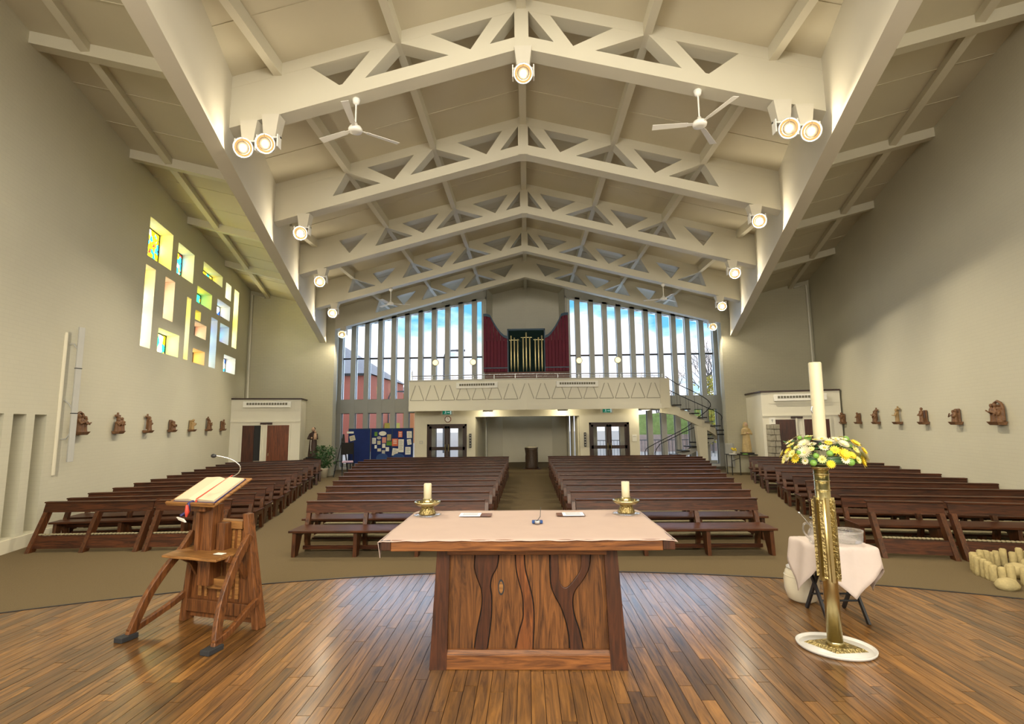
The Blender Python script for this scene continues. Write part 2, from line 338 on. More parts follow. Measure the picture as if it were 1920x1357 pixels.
def side_wall(sgn, holes, blind, thick=.5):
    """front face follows xw(y); holes are cut right through, blind ones stop .28 deep; top follows the aisle ceiling"""
    rects = holes+blind; b = MB()
    ys = sorted(set([YB, -3.2, -.2, 28.4, YF]+[r[0] for r in rects]+[r[1] for r in rects])); zs = sorted(set([-.2, 1.4, 6.5, 9.0]+[r[2] for r in rects]+[r[3] for r in rects]))
    def P(y, z, d): return (sgn*(xw(y)+d), y, z)
    def inside(y, z, rs): return any(r[0] <= y <= r[1] and r[2] <= z <= r[3] for r in rs)
    for i in range(len(ys)-1):
        for j in range(len(zs)-1):
            ya, yb_, za, zb = ys[i], ys[i+1], zs[j], zs[j+1]; cy, cz = (ya+yb_)/2, (za+zb)/2
            if not inside(cy, cz, rects):
                b.add([P(ya, za, 0), P(yb_, za, 0), P(yb_, zb, 0), P(ya, zb, 0)], [(0, 1, 2, 3)])
            if not inside(cy, cz, holes):
                b.add([P(ya, za, thick), P(yb_, za, thick), P(yb_, zb, thick), P(ya, zb, thick)], [(3, 2, 1, 0)])
    # top part up to the sloping ceiling
    for i in range(len(ys)-1):
        ya, yb_ = ys[i], ys[i+1]; ta, tb = max(9.02, aisle(xw(ya), ya)+.35), max(9.02, aisle(xw(yb_), yb_)+.35)
        for d in (0, thick): b.add([P(ya, 9.0, d), P(yb_, 9.0, d), P(yb_, tb, d), P(ya, ta, d)], [(0, 1, 2, 3)])
    for rs, dep in ((holes, thick), (blind, .28)):
        for (ya, yb_, za, zb) in rs:
            f = [P(ya, za, 0), P(yb_, za, 0), P(yb_, zb, 0), P(ya, zb, 0)]; g = [P(ya, za, dep), P(yb_, za, dep), P(yb_, zb, dep), P(ya, zb, dep)]
            b.add(f+g, [(0, 1, 5, 4), (1, 2, 6, 5), (2, 3, 7, 6), (3, 0, 4, 7)])
            if dep < thick: b.add(g, [(0, 1, 2, 3)])
    return b
ADDED_SANCT = (-3.2, -.2, 1.4, 6.5)  # made-up window openings behind the camera, cut to go with the fill lights
struct('wall_left', side_wall(-1, list(SW.values())+[ADDED_SANCT], NICHE), 'wall', 'left cream painted brick wall with scattered stained windows', 'wall')
struct('wall_right', side_wall(1, [ADDED_SANCT], []), 'wall', 'plain right cream painted brick wall with carved stations', 'wall')
b = MB(); b.box(-7.5, 7.5, YB-.3, YB, -.2, 12); struct('wall_back', b, 'plaster', 'cream wall behind the sanctuary', 'wall')
for s, nm in ((-1, 'left'), (1, 'right')):
    b = MB()
    for i in range(24):
        ya = YB+i*(YF-YB)/24; yc = YB+(i+1)*(YF-YB)/24
        b.hexa([(s*(xw(ya)-.03), ya, 0), (s*(xw(yc)-.03), yc, 0), (s*(xw(yc)+.02), yc, 0), (s*(xw(ya)+.02), ya, 0)], [(s*(xw(ya)-.03), ya, .22), (s*(xw(yc)-.03), yc, .22), (s*(xw(yc)+.02), yc, .22), (s*(xw(ya)+.02), ya, .22)])
    struct('baseboard_'+nm, b, 'plaster', 'low cream plinth along the foot of the %s wall' % nm, 'baseboard')

# stained windows in the left wall
cy_, ye, wh, gr, bl, rd, am, pu = rgb(30, 150, 190), rgb(225, 200, 12), rgb(215, 215, 190), rgb(25, 150, 90), rgb(20, 55, 160), rgb(140, 40, 25), rgb(215, 150, 50), rgb(80, 50, 140)
SM = {'mix': stained('stained_mixed', [cy_, ye, ye, gr, cy_, wh, ye, rd, ye], 10, 6.5), 'yel': stained('stained_yellow', [ye, wh, ye, ye, wh], 14, 4), 'blu': stained('stained_blue', [bl, cy_, pu, wh, wh], 11, 6),
      'grn': stained('stained_green', [gr, ye, ye, wh, gr], 11, 5), 'amb': stained('stained_amber', [am, wh, rd, wh, am], 11, 5), 'wht': stained('stained_white', [wh, ye, wh, ye, wh], 14, 3.5), 'pur': stained('stained_purple', [ye, pu, ye, am, wh], 12, 3)}
WK = dict(A=('mix', 'largest, topmost stained window, cyan and yellow panes'), B=('mix', 'upper stained window just right of the largest one'), C=('mix', 'low wide stained window in the top row, third along'), D=('wht', 'short pale slot at the far top of the window group'),
          E=('wht', 'tall white slot farthest along the window group'), F=('pur', 'tall yellow and purple slot at the near end'), G=('amb', 'amber slot beside the tall purple and yellow one'), H=('yel', 'very narrow tall yellow slot in the middle'),
          I=('grn', 'wide green and yellow window in the second row'), J=('wht', 'tiny pale slot above a small amber window'), K=('amb', 'small amber and blue window below the tiny slot'), L=('blu', 'tall brown to turquoise slot beside the small amber windows'),
          M=('blu', 'wide blue and yellow window under the far top slot'), N=('blu', 'upright dark blue window below the wide blue one'), O=('grn', 'wide green and yellow window at the bottom near end'), P=('amb', 'small amber window at the bottom centre'), Q=('blu', 'blue window at the bottom far end of the group'))
n = 3
for k2, (ya, yc, za, zb) in SW.items():
    d = .40; t = .035; b = MB()
    def Q(y, z, dd): return (-(xw(y)+dd), y, z)
    for (y0, y1, z0, z1) in ((ya, yc, za, za+t), (ya, yc, zb-t, zb), (ya, ya+t, za, zb), (yc-t, yc, za, zb)):
        b.hexa([Q(y0, z0, d), Q(y1, z0, d), Q(y1, z0, d+.06), Q(y0, z0, d+.06)], [Q(y0, z1, d), Q(y1, z1, d), Q(y1, z1, d+.06), Q(y0, z1, d+.06)])
    o = b.build('window_%d' % n, 'black'); tag(o, WK[k2][1], 'window', 'stained glass windows in the left wall', 'structure'); n += 1
    b = MB(); b.hexa([Q(ya, za, d+.02), Q(yc, za, d+.02), Q(yc, za, d+.04), Q(ya, za, d+.04)], [Q(ya, zb, d+.02), Q(yc, zb, d+.02), Q(yc, zb, d+.04), Q(ya, zb, d+.04)])
    b.build('pane', SM[WK[k2][0]], o)

# brick end walls beside the glazing, splayed reveals
XR = 8.35
for s, nm in ((-1, 'rear_left'), (1, 'rear_right')):
    b = MB(); xe = xw(YF)+.3; y2 = YF+.35
    def zt(x): return max(roof(x), aisle(x, YF) if abs(x) > xb(YF)+.14 else 0)+.15
    b.prism([(s*XR, 0), (s*xe, 0), (s*xe, zt(xe)), (s*(xb(YF)+.2), zt(xb(YF)+.2)), (s*XR, zt(XR))], YF, y2)
    xq = 9.35
    b.hexa([(s*XR, YF+.02, 0), (s*xq, YW+.1, 0), (s*(xq+.3), YW+.1, 0), (s*(XR+.3), YF+.1, 0)], [(s*XR, YF+.02, 7.3), (s*xq, YW+.1, 7.3), (s*(xq+.3), YW+.1, 7.3), (s*(XR+.3), YF+.1, 7.3)])
    struct('wall_'+nm, b, 'wall_end', 'cream painted brick end wall %s of the big glazing' % ('left' if s < 0 else 'right'), 'wall')

# roof planes
b = MB()
for s in (-1, 1):
    b.hexa([(0, YB, roof(0)), (s*(xb(YB)+.2), YB, roof(xb(YB)+.2)), (s*(xb(24.9)+.2), 24.9, roof(xb(24.9)+.2)), (0, 24.9, roof(0))],
           [(0, YB, roof(0)+.2), (s*(xb(YB)+.2), YB, roof(xb(YB)+.2)+.2), (s*(xb(24.9)+.2), 24.9, roof(xb(24.9)+.2)+.2), (0, 24.9, roof(0)+.2)])
    b.hexa([(0, 24.85, roof(0)), (s*2.4, 24.85, roof(2.4)), (s*2.4, 27, roof(2.4)), (0, 27, roof(0))], [(0, 24.85, roof(0)+.2), (s*2.4, 24.85, roof(2.4)+.2), (s*2.4, 27, roof(2.4)+.2), (0, 27, roof(0)+.2)])
    y1, y2 = YB, YF+.3
    b.hexa([(s*(xb(y1)+.1), y1, aisle(xb(y1)+.1, y1)), (s*(xw(y1)+.3), y1, aisle(xw(y1)+.3, y1)), (s*(xw(y2)+.3), y2, aisle(xw(y2)+.3, y2)), (s*(xb(y2)+.1), y2, aisle(xb(y2)+.1, y2))],
           [(s*(xb(y1)+.1), y1, aisle(xb(y1)+.1, y1)+.2), (s*(xw(y1)+.3), y1, aisle(xw(y1)+.3, y1)+.2), (s*(xw(y2)+.3), y2, aisle(xw(y2)+.3, y2)+.2), (s*(xb(y2)+.1), y2, aisle(xb(y2)+.1, y2)+.2)])
ceil = struct('ceiling', b, 'ceiling', 'cream boarded roof, low gable over the nave with rising aisle ceilings', 'ceiling')
# board joints: slim battens on the underside, between the trusses
b = MB()
for i in range(len(TY)):
    for fr in (.36, .70):
        y = (TY[i-1] if i else TY[0]-3.4)+3.404*fr; xm = xb(y)
        for s in (-1, 1):
            b.hexa([(0, y, roof(0)-.012), (s*xm, y, roof(xm)-.012), (s*xm, y+.03, roof(xm)-.012), (0, y+.03, roof(0)-.012)], [(0, y, roof(0)+.01), (s*xm, y, roof(xm)+.01), (s*xm, y+.03, roof(xm)+.01), (0, y+.03, roof(0)+.01)])
            xo, xi = xw(y), xb(y)+.28
            b.hexa([(s*xi, y, aisle(xi, y)-.012), (s*xo, y, aisle(xo, y)-.012), (s*xo, y+.03, aisle(xo, y)-.012), (s*xi, y+.03, aisle(xi, y)-.012)], [(s*xi, y, aisle(xi, y)+.01), (s*xo, y, aisle(xo, y)+.01), (s*xo, y+.03, aisle(xo, y)+.01), (s*xi, y+.03, aisle(xi, y)+.01)])
b.build('joint_batten', 'ceiling', ceil, kind='stuff')

# edge beams
for s, nm in ((-1, 'left'), (1, 'right')):
    b = MB(); y0, y1 = YB, 21.52
    def bz(y): return Z0-.5-SL*xb(y)
    b.hexa([(s*xb(y0), y0, bz(y0)), (s*(xb(y0)+.28), y0, bz(y0)), (s*(xb(y1)+.28), y1, bz(y1)), (s*xb(y1), y1, bz(y1))],
           [(s*xb(y0), y0, roof(xb(y0))+.35), (s*(xb(y0)+.28), y0, roof(xb(y0))+.35), (s*(xb(y1)+.28), y1, roof(xb(y1))+.35), (s*xb(y1), y1, roof(xb(y1))+.35)])
    struct('edge_beam', b, 'beam', 'deep sloping cream edge beam carrying the trusses on the %s' % nm, 'beam')

# purlins (run the length of the roof)
def purlin(x, y0, y1, w2=.07, lab=''):
    b = MB(); z = Z0+.73-SL*abs(x)
    b.box(x-w2, x+w2, y0, y1, z, z+.35); struct('roof_purlin_beam', b, 'truss', lab, 'beam')
purlin(0, YB, 26.3, .08, 'straight cream ridge purlin under the roof apex')
for s, nm in ((-1, 'left'), (1, 'right')):
    purlin(s*2.15, YB, YW, .07, 'cream purlin nearest the ridge on the %s roof slope' % nm)
    purlin(s*4.22, (4.22-2.858)/.2722, YW, .07, 'cream middle purlin of the %s roof slope' % nm)
    purlin(s*6.42, (6.42-2.858)/.2722, YW, .07, 'cream outer purlin low on the %s roof slope' % nm)
    b = MB(); y0, y1 = YB, YF
    xa = lambda y: 5.55+.271*y
    zz = lambda x, y: aisle(x, y)-.17
    b.hexa([(s*(xa(y0)-.08), y0, zz(xa(y0), y0)), (s*(xa(y0)+.08), y0, zz(xa(y0), y0)), (s*(xa(y1)+.08), y1, zz(xa(y1), y1)), (s*(xa(y1)-.08), y1, zz(xa(y1), y1))],
           [(s*(xa(y0)-.08), y0, zz(xa(y0), y0)+.3), (s*(xa(y0)+.08), y0, zz(xa(y0), y0)+.3), (s*(xa(y1)+.08), y1, zz(xa(y1), y1)+.3), (s*(xa(y1)-.08), y1, zz(xa(y1), y1)+.3)])
    struct('aisle_purlin_beam', b, 'truss', 'long cream purlin along the %s aisle ceiling' % nm, 'beam')

# trusses
TT = .30
WEB = [  # (top from, top to, bottom from, bottom to)
    (.12, .50, .55, .88), (1.57, 2.12, .88, 1.25), (2.18, 2.62, 2.70, 3.09), (3.74, 4.20, 3.09, 3.41), (4.26, 4.80, 4.56, 5.35), (5.68, 6.38, 5.35, 5.57)]
ORD = ['behind the camera, over the altar', 'nearest, holding the brightest lamps', 'second back from the altar', 'third back from the altar', 'fourth back from the altar', 'farthest, just before the big glazing']
NWEB = [2, 3, 4, 5, 6, 6]; ENDT = [1.6, 3.66, 4.26, 5.68, 6.44, 6.44]; ENDB = [1.3, 3.14, 4.56, 5.35, 6.6, 6.6]
NWEB[0] = 1
for i, y in enumerate(TY):
    xe = xb(y); r = thing('roof_truss_beam', 'cream gabled roof truss with triangular openings, '+ORD[i], 'truss', (0, y, 0), kind='structure', group='roof trusses')
    y0, y1 = 0, TT
    for s in (-1, 1):
        def q(a, h): return (s*a, Z0-SL*a+h)
        MB().prism([q(0, 0), q(xe+.05, 0), q(xe+.05, .24), q(0, .24)], y0, y1).build('bottom_chord', 'truss', r)
        MB().prism([q(0, .73), q(xe+.05, .73), q(xe+.05, .97), q(0, .97)], y0, y1).build('top_chord', 'truss', r)
        for j in range(NWEB[i]):
            a, c, d, e2 = WEB[j]
            if i == 5 and j == 0: MB().prism([q(0, .24), q(e2, .24), q(c, .73), q(0, .73)], y0+.003, y1-.003).build('web_plate', 'truss', r); continue
            MB().prism([q(d, .24), q(e2, .24), q(c, .73), q(a, .73)], y0+.003, y1-.003).build('diagonal', 'truss', r)
        MB().prism([q(ENDB[i], .24), q(xe+.05, .24), q(xe+.05, .73), q(ENDT[i], .73)], y0+.003, y1-.003).build('web_plate', 'truss', r)
        if i == 5: continue
        # aisle rib in line with the truss
        xi, xo = xb(y)+.25, xw(y)+.05
        b = MB(); b.hexa([(s*xi, y+.02, aisle(xi, y)-.23), (s*xo, y+.02, aisle(xo, y)-.23), (s*xo, y+.24, aisle(xo, y)-.23), (s*xi, y+.24, aisle(xi, y)-.23)], [(s*xi, y+.02, aisle(xi, y)+.05), (s*xo, y+.02, aisle(xo, y)+.05), (s*xo, y+.24, aisle(xo, y)+.05), (s*xi, y+.24, aisle(xi, y)+.05)])
        struct('aisle_rib_beam', b, 'truss', 'cream %s aisle ceiling rib beside the roof truss %s' % ('left' if s < 0 else 'right', ORD[i].split(',')[0]), 'beam')
    if i < 5: MB().box(-.12, .12, -.02, TT+.02, Z0-.02, Z0+.97).build('king_post', 'truss', r)

# ------------------------------------------------------------------ glazed end wall
def head(x): return 8.27-.196*(abs(x)-2.3)
GX = [2.22+.665*i for i in range(11)]; GW = .215
for s, nm, wn in ((-1, 'left', 1), (1, 'right', 2)):
    wroot = thing('window_%d' % wn, 'tall slotted glazing of the end wall, %s of the organ' % nm, 'window', (0, YW, 0), kind='structure')
    edges = [2.05]+[(GX[i]+GX[i+1])/2 for i in range(10)]+[9.25]
    # mullions: full height fins
    for i in range(12):
        if i == 0: a, c = 1.95, GX[0]-GW
        elif i == 11: a, c = GX[10]+GW, 9.4
        else: a, c = GX[i-1]+GW, GX[i]-GW
        MB().hexa([(s*a, -.12, 0), (s*c, -.12, 0), (s*c, .22, 0), (s*a, .22, 0)], [(s*a, -.12, head(a)+.05), (s*c, -.12, head(c)+.05), (s*c, .22, head(c)+.05), (s*a, .22, head(a)+.05)]).build('mullion', 'mullion', wroot)
    for i, g in enumerate(GX):
        for z0, z1 in ((.12, 2.70), (3.36, 5.38), (5.42, head(g)-.05)):
            f = .018
            fr = MB()
            z1r = z1
            fr.box(s*(g-GW), s*(g-GW)+s*f, .08, .12, z0, z1r); fr.box(s*(g+GW)-s*f, s*(g+GW), .08, .12, z0, z1r); fr.box(s*(g-GW), s*(g+GW), .08, .12, z0, z0+f); fr.box(s*(g-GW), s*(g+GW), .08, .12, z1r-f*1.4, z1r)
            po = fr.build('window_frame', 'grey' if z0 > 5.4 else 'black', wroot)
            MB().box(s*(g-GW), s*(g+GW), .095, .103, z0, z1r).build('pane', 'glass', po)
    MB().box(s*1.95, s*9.4, -.1, .2, 2.70, 3.36).build('spandrel', 'mullion', wroot)
    MB().box(s*1.95, s*9.4, .05, .12, 5.36, 5.43).build('transom', 'black', wroot)
    MB().box(s*1.95, s*9.4, -.1, .2, 0, .12).build('window_sill', 'white', wroot)
    b = MB(); b.prism([(s*1.95, head(1.95)-.05), (s*9.6, head(9.6)-.05), (s*9.6, roof(9.6)+.1), (s*1.95, roof(1.95)+.1)], YW-.12, YW+.3)
    struct('wall_glazing_top_'+nm, b, 'mullion', 'grey cream band of wall over the %s glazing' % nm, 'wall')
# organ recess and entrance alcove behind
b = MB()
for s in (-1, 1):
    b.hexa([(s*2.02, YW-.12, 2.5), (s*1.76, 26.3, 2.5), (s*2.0, 26.4, 2.5), (s*2.2, YW+.1, 2.5)], [(s*2.02, YW-.12, 9.3), (s*1.76, 26.3, 9.3), (s*2.0, 26.4, 9.3), (s*2.2, YW+.1, 9.3)])
b.hexa([(-1.9, 26.3, 2.5), (0, 26.5, 2.5), (0, 26.8, 2.5), (-1.9, 26.6, 2.5)], [(-1.9, 26.3, 9.6), (0, 26.5, 9.6), (0, 26.8, 9.6), (-1.9, 26.6, 9.6)])
b.hexa([(0, 26.5, 2.5), (1.9, 26.3, 2.5), (1.9, 26.6, 2.5), (0, 26.8, 2.5)], [(0, 26.5, 9.6), (1.9, 26.3, 9.6), (1.9, 26.6, 9.6), (0, 26.8, 9.6)])
struct('wall_organ_recess', b, 'recess', 'grey painted brick recess rising behind the organ', 'wall')
b = MB()
pl = [(-2.25, 22.3), (-2.15, 26.2), (-1.3, 26.9), (0, 27.1), (1.3, 26.9), (1.98, 26.2)]
for i in range(len(pl)-1):
    (xa_, ya), (xc, yc) = pl[i], pl[i+1]
    b.hexa([(xa_, ya, 0), (xc, yc, 0), (xc*1.08, yc+.2, 0), (xa_*1.08, ya+.2, 0)], [(xa_, ya, 2.9), (xc, yc, 2.9), (xc*1.08, yc+.2, 2.9), (xa_*1.08, ya+.2, 2.9)])
for (ya, yc) in ((22.3, 23.2), (24.0, 24.7), (25.6, 26.25)):
    qa, qc = 2.2-.05*(ya-22.3), 2.2-.05*(yc-22.3); b.hexa([(qa, ya, 0), (qc, yc, 0), (qc+.08, yc, 0), (qa+.08, ya, 0)], [(qa, ya, 2.9), (qc, yc, 2.9), (qc+.08, yc, 2.9), (qa+.08, ya, 2.9)])
struct('wall_alcove', b, 'plaster', 'cream rounded alcove wall behind the font', 'wall')
b = MB(); b.prism([(-2.2, 22.2)]+[(2.2*math.cos(a), 22.2-.55*math.sin(a)) for a in [PI-i*PI/14 for i in range(1, 14)]]+[(2.2, 22.2), (2.3, 27.2), (-2.3, 27.2)], 0, .10, 'xy')
struct('floor_alcove', b, 'carpet', 'low carpeted step of the alcove under the font', 'floor')
# wall with the doors under the gallery
b = MB(); y0, y1 = 22.0, 22.3
for (a, c, z0, z1) in ((-4.9, -4.36, 0, 2.75), (-2.62, -2.25, 0, 2.75), (-4.36, -2.62, 2.12, 2.75), (-2.25, 2.25, 2.42, 2.75), (2.25, 2.66, 0, 2.75), (2.66, 4.38, 2.12, 2.75), (4.38, 4.80, 0, 2.75)):
    b.box(a, c, y0, y1, z0, z1)
struct('wall_entrance', b, 'plaster', 'cream wall with two glazed doors under the gallery', 'wall')
for dn, (a, c) in ((1, (-4.36, -2.62)), (2, (2.66, 4.38))):
    r = thing('door_%d' % dn, 'dark framed double glazed door on the %s under the gallery' % ('left' if dn == 1 else 'right'), 'door', ((a+c)/2, 22.06, 0), kind='structure')
    h = (c-a)/2
    b = MB(); b.box(-h, -h+.09, 0, .12, 0, 2.12); b.box(h-.09, h, 0, .12, 0, 2.12); b.box(-h, h, 0, .12, 2.03, 2.12); b.build('door_frame', 'doorframe', r)
    for s in (-1, 1):
        x0, x1 = (s*.01, s*(h-.09)) if s > 0 else (-(h-.09), -.01)
        lf = MB()
        lf.box(x0, x0+.10, .03, .08, 0, 2.03); lf.box(x1-.10, x1, .03, .08, 0, 2.03); lf.box(x0, x1, .03, .08, 1.93, 2.03); lf.box(x0, x1, .03, .08, 1.0, 1.14); lf.box(x0, x1, .03, .08, 0, .25)
        lo = lf.build('door_leaf', 'doorframe', r)
        MB().box(x0+.1, x1-.1, .05, .058, 1.14, 1.93).build('pane', 'glass', lo)
        MB().box(x0+.1, x1-.1, .05, .058, .25, 1.0).build('pane', 'glass', lo)
        MB().tube([(s*.07, -.02, .95), (s*.07, -.02, 1.25)], .012).build('handle', 'brass', lo)

# ------------------------------------------------------------------ gallery
g = thing('balcony', 'cream organ gallery with trapezoid relief front over the entrance doors', 'balcony', (0, 0, 0), kind='structure')
YC, YS = 20.4, 20.9; GL, GR = -4.9, 5.62
def gy(x): return YC+(YS-YC)*(abs(x)/5.2)
for s, xe in ((-1, GL), (1, GR)):
    MB().hexa([(0, gy(0), 2.68), (xe, gy(xe), 2.68), (xe, gy(xe)+.14, 2.68), (0, gy(0)+.14, 2.68)], [(0, gy(0), 3.9), (xe, gy(xe), 3.9), (xe, gy(xe)+.14, 3.9), (0, gy(0)+.14, 3.9)]).build('front_panel', 'pale', g)
    MB().hexa([(0, gy(0)-.03, 2.66), (xe, gy(xe)-.03, 2.66), (xe, gy(xe)+.0, 2.66), (0, gy(0)+.0, 2.66)], [(0, gy(0)-.03, 2.86), (xe, gy(xe)-.03, 2.86), (xe, gy(xe)+.0, 2.86), (0, gy(0)+.0, 2.86)]).build('bottom_band', 'pale', g)
    MB().hexa([(0, gy(0)-.02, 3.88), (xe, gy(xe)-.02, 3.88), (xe, gy(xe)+.18, 3.88), (0, gy(0)+.18, 3.88)], [(0, gy(0)-.02, 3.94), (xe, gy(xe)-.02, 3.94), (xe, gy(xe)+.18, 3.94), (0, gy(0)+.18, 3.94)]).build('coping', 'mullion', g)
    nT = 8 if s > 0 else 7
    for i in range(nT):
        cx = s*(i+1)*.65
        for (xa_, za, xc, zc) in ((cx-.29, 3.1, cx-.07, 3.72), (cx+.07, 3.72, cx+.29, 3.1), (cx-.29, 3.1, cx+.29, 3.1)):
            t = .014
            def yy(x): return gy(x)-.012
            if abs(za-zc) < .01: lo = [(xa_, yy(xa_), za-t), (xc, yy(xc), za-t), (xc, yy(xc)+.015, za-t), (xa_, yy(xa_)+.015, za-t)]; hi = [(p[0], p[1], za+t) for p in lo]
            else: lo = [(xa_-t, yy(xa_), za), (xa_+t, yy(xa_), za), (xa_+t, yy(xa_)+.015, za), (xa_-t, yy(xa_)+.015, za)]; hi = [(xc-t, yy(xc), zc), (xc+t, yy(xc), zc), (xc+t, yy(xc)+.015, zc), (xc-t, yy(xc)+.015, zc)]
            MB().hexa(lo, hi).build('relief_strip', 'groove', g)
for (xa_, za, xc, zc) in ((-.29, 3.1, -.07, 3.72), (.07, 3.72, .29, 3.1)):
    MB().hexa([(xa_-.014, gy(xa_)-.012, za), (xa_+.014, gy(xa_)-.012, za), (xa_+.014, gy(xa_)+.003, za), (xa_-.014, gy(xa_)+.003, za)], [(xc-.014, gy(xc)-.012, zc), (xc+.014, gy(xc)-.012, zc), (xc+.014, gy(xc)+.003, zc), (xc-.014, gy(xc)+.003, zc)]).build('relief_strip', 'groove', g)
MB().box(GR-.14, GR+.25, 20.9, 22.1, 2.68, 3.9).build('end_panel', 'plaster', g)
MB().box(GL, GL+.14, 20.9, 22.1, 2.68, 3.9).build('end_panel', 'plaster', g)
MB().prism([(GL, 20.95), (0, 20.45), (GR, 20.95), (GR+.3, 24.5), (GL, 24.5)], 2.7, 2.95, 'xy').build('gallery_floor', 'plaster', g)
rl = thing('gallery_rail', 'slim steel handrail along the top of the organ gallery', 'railing', (0, 0, 0))
MB().tube([(GL+.1, gy(GL)+.08, 4.12), (0, gy(0)+.08, 4.12), (GR, gy(GR)+.08, 4.12)], .02).build('top_rail', 'steel', rl)
MB().tube([(GL+.1, gy(GL)+.08, 4.02), (0, gy(0)+.08, 4.02), (GR, gy(GR)+.08, 4.02)], .01).build('lower_rail', 'steel', rl)
for i in range(13):
    x = GL+.1+i*(GR-GL-.1)/12; MB().tube([(x, gy(x)+.08, 3.93), (x, gy(x)+.08, 4.12)], .012, 6).build('post', 'steel', rl)
MB().tube([(GL+.1, gy(GL)+.08, 3.93), (GL+.1, gy(GL)+.08, 4.35)], .03, 8).build('end_post', 'steel', rl)
def vent_box(cx, cy, z, wid, rz, label, hgt=.24):
    r = thing('heater_grille', label, 'heater', (cx, cy, z), rz, 'warm air heaters')
    MB().box(-wid/2, wid/2, -.10, .0, 0, hgt).build('casing', 'white', r, bevel=.01)
    n2 = 15; aw = wid-.24
    for i in range(n2):
        x = -aw/2+i*aw/n2; MB().box(x+.012, x+aw/n2-.012, -.112, -.098, hgt*.42, hgt*.78).build('slot', 'vent', r)
    return r
a = math.atan2(YS-YC, 5.2)
vent_box(-2.02, gy(2.02)-.0, 3.56, 1.72, -a, 'white air heater on the left half of the gallery front')
vent_box(2.05, gy(2.05)-.0, 3.56, 1.72, a, 'white air heater on the right half of the gallery front')

# organ
og = thing('pipe_organ', 'pipe organ with gold pipes between maroon curved swell boxes', 'organ', (0, 24.0, 0))
MB().box(-.88, .90, .1, .8, 4.55, 6.62).build('organ_case', 'organcase', og)
b = MB(); b.box(-.90, -.85, .02, .12, 4.55, 6.64); b.box(.87, .92, .02, .12, 4.55, 6.64); b.box(-.90, .92, .02, .12, 6.58, 6.66); b.build('case_frame', 'navytrim', og)
MB().box(-2.0, 2.05, .05, .8, 2.96, 4.56).build('organ_base', 'organbase', og)
for x, z in ((-.72, 6.30), (-.56, 6.20), (-.40, 6.13), (-.14, 6.22), (.01, 6.45), (.18, 6.22), (.44, 6.12), (.60, 6.20), (.76, 6.29)):
    MB().lathe([(.008, 4.58), (.030, 4.80), (.034, 4.81), (.034, z), (.026, z+.02)], (x, .0, 0), 12).build('pipe', 'pipe', og)
for x0, x1, z in ((-.80, -.34, 6.10), (-.24, .28, 6.22), (.36, .84, 6.10)):
    MB().box(x0, x1, .03, .045, z, z+.02).build('pipe_rail', 'brass', og)
for s in (-1, 1):
    xs = [.90+i*.165 for i in range(8)]
    def top(x):
        u = min(1, max(0, (x-.9)/.85)); return 6.30+1.12*(u**1.7)
    for i in range(7):
        a_, c_ = xs[i]+.008, xs[i+1]-.008
        MB().prism([(s*a_, 4.58), (s*c_, 4.58), (s*c_, top(c_)-.12 if i < 6 else top(a_)-.12), (s*a_, top(a_)-.12)], 0.02+.02*(i % 2), .14).build('swell_slat', 'maroon', og)
    pts = [(s*x, top(x)) for x in xs]; pts2 = [(s*x, top(x)-.13) for x in reversed(xs)]
    MB().prism(pts+pts2, .0, .6).build('curved_cap', 'navytrim', og)
    MB().box(s*.92, s*2.05, .16, .6, 4.57, 6.1).build('swell_box_back', 'maroon', og)
    MB().box(s*.9, s*2.05, -.0, .16, 4.74, 4.79).build('slat_rail', 'navytrim', og)

# ------------------------------------------------------------------ wooden platform with planks
PC = (0.25, -5.5); PR = 12.5; PZ = .15
def arc(x): return PC[1]+math.sqrt(max(0, PR*PR-(x-PC[0])**2))
b = MB(); px = [-6.9+i*.3 for i in range(48)]
b.prism([(-6.9, YB), (7.2, YB)]+[(x, arc(x)+.01) for x in reversed(px)], 0, PZ-.012, 'xy')
plat = struct('floor_platform', b, 'doorframe', 'curved raised wooden platform under the altar', 'floor')
b = MB()
for x0, x1 in zip(px[:-1], px[1:]):
    b.hexa([(x0, arc(x0)-.0, 0), (x1, arc(x1)-.0, 0), (x1, arc(x1)+.025, 0), (x0, arc(x0)+.025, 0)], [(x0, arc(x0)-.0, PZ+.006), (x1, arc(x1)-.0, PZ+.006), (x1, arc(x1)+.025, PZ+.006), (x0, arc(x0)+.025, PZ+.006)])
b.build('edge_trim', 'black', plat)
PW = .10; pieces = []; rnd = random.Random(3)
x = -6.7
while x < 7.0:
    ymax = min(arc(x), arc(x+PW)); y = -3.9+rnd.random()*1.2
    while y < ymax-.02:
        L = rnd.uniform(.7, 1.5); y2 = y+L
        if ymax-y2 < .3: pieces.append((x, y, [arc(x), arc(x+PW)])); break
        pieces.append((x, y, [y2, y2])); y = y2
    x += PW
def vis(p):
    yc = (p[1]+p[2][0])/2
    return 2.6 < p[2][0] and abs(p[0]) < p[2][0]*1.08 and p[2][0] > 3.2
def pk(b, p):
    x, y, (ya, yb_) = p; g_ = .0022; z = PZ-rnd.random()*.0012
    b.hexa([(x+g_, y+g_, PZ-.02), (x+PW-g_, y+g_, PZ-.02), (x+PW-g_, yb_-g_, PZ-.02), (x+g_, ya-g_, PZ-.02)], [(x+g_, y+g_, z), (x+PW-g_, y+g_, z), (x+PW-g_, yb_-g_, z), (x+g_, ya-g_, z)])
v = sorted([p for p in pieces if vis(p)], key=lambda p: p[1]); near = v[:300]; ids = set(id(p) for p in near); rest = MB()
for p in near: b = MB(); pk(b, p); b.build('plank', 'plank', plat)
for p in pieces:
    if id(p) not in ids: pk(rest, p)
rest.build('plank_field', 'plank_s', plat, kind='stuff')

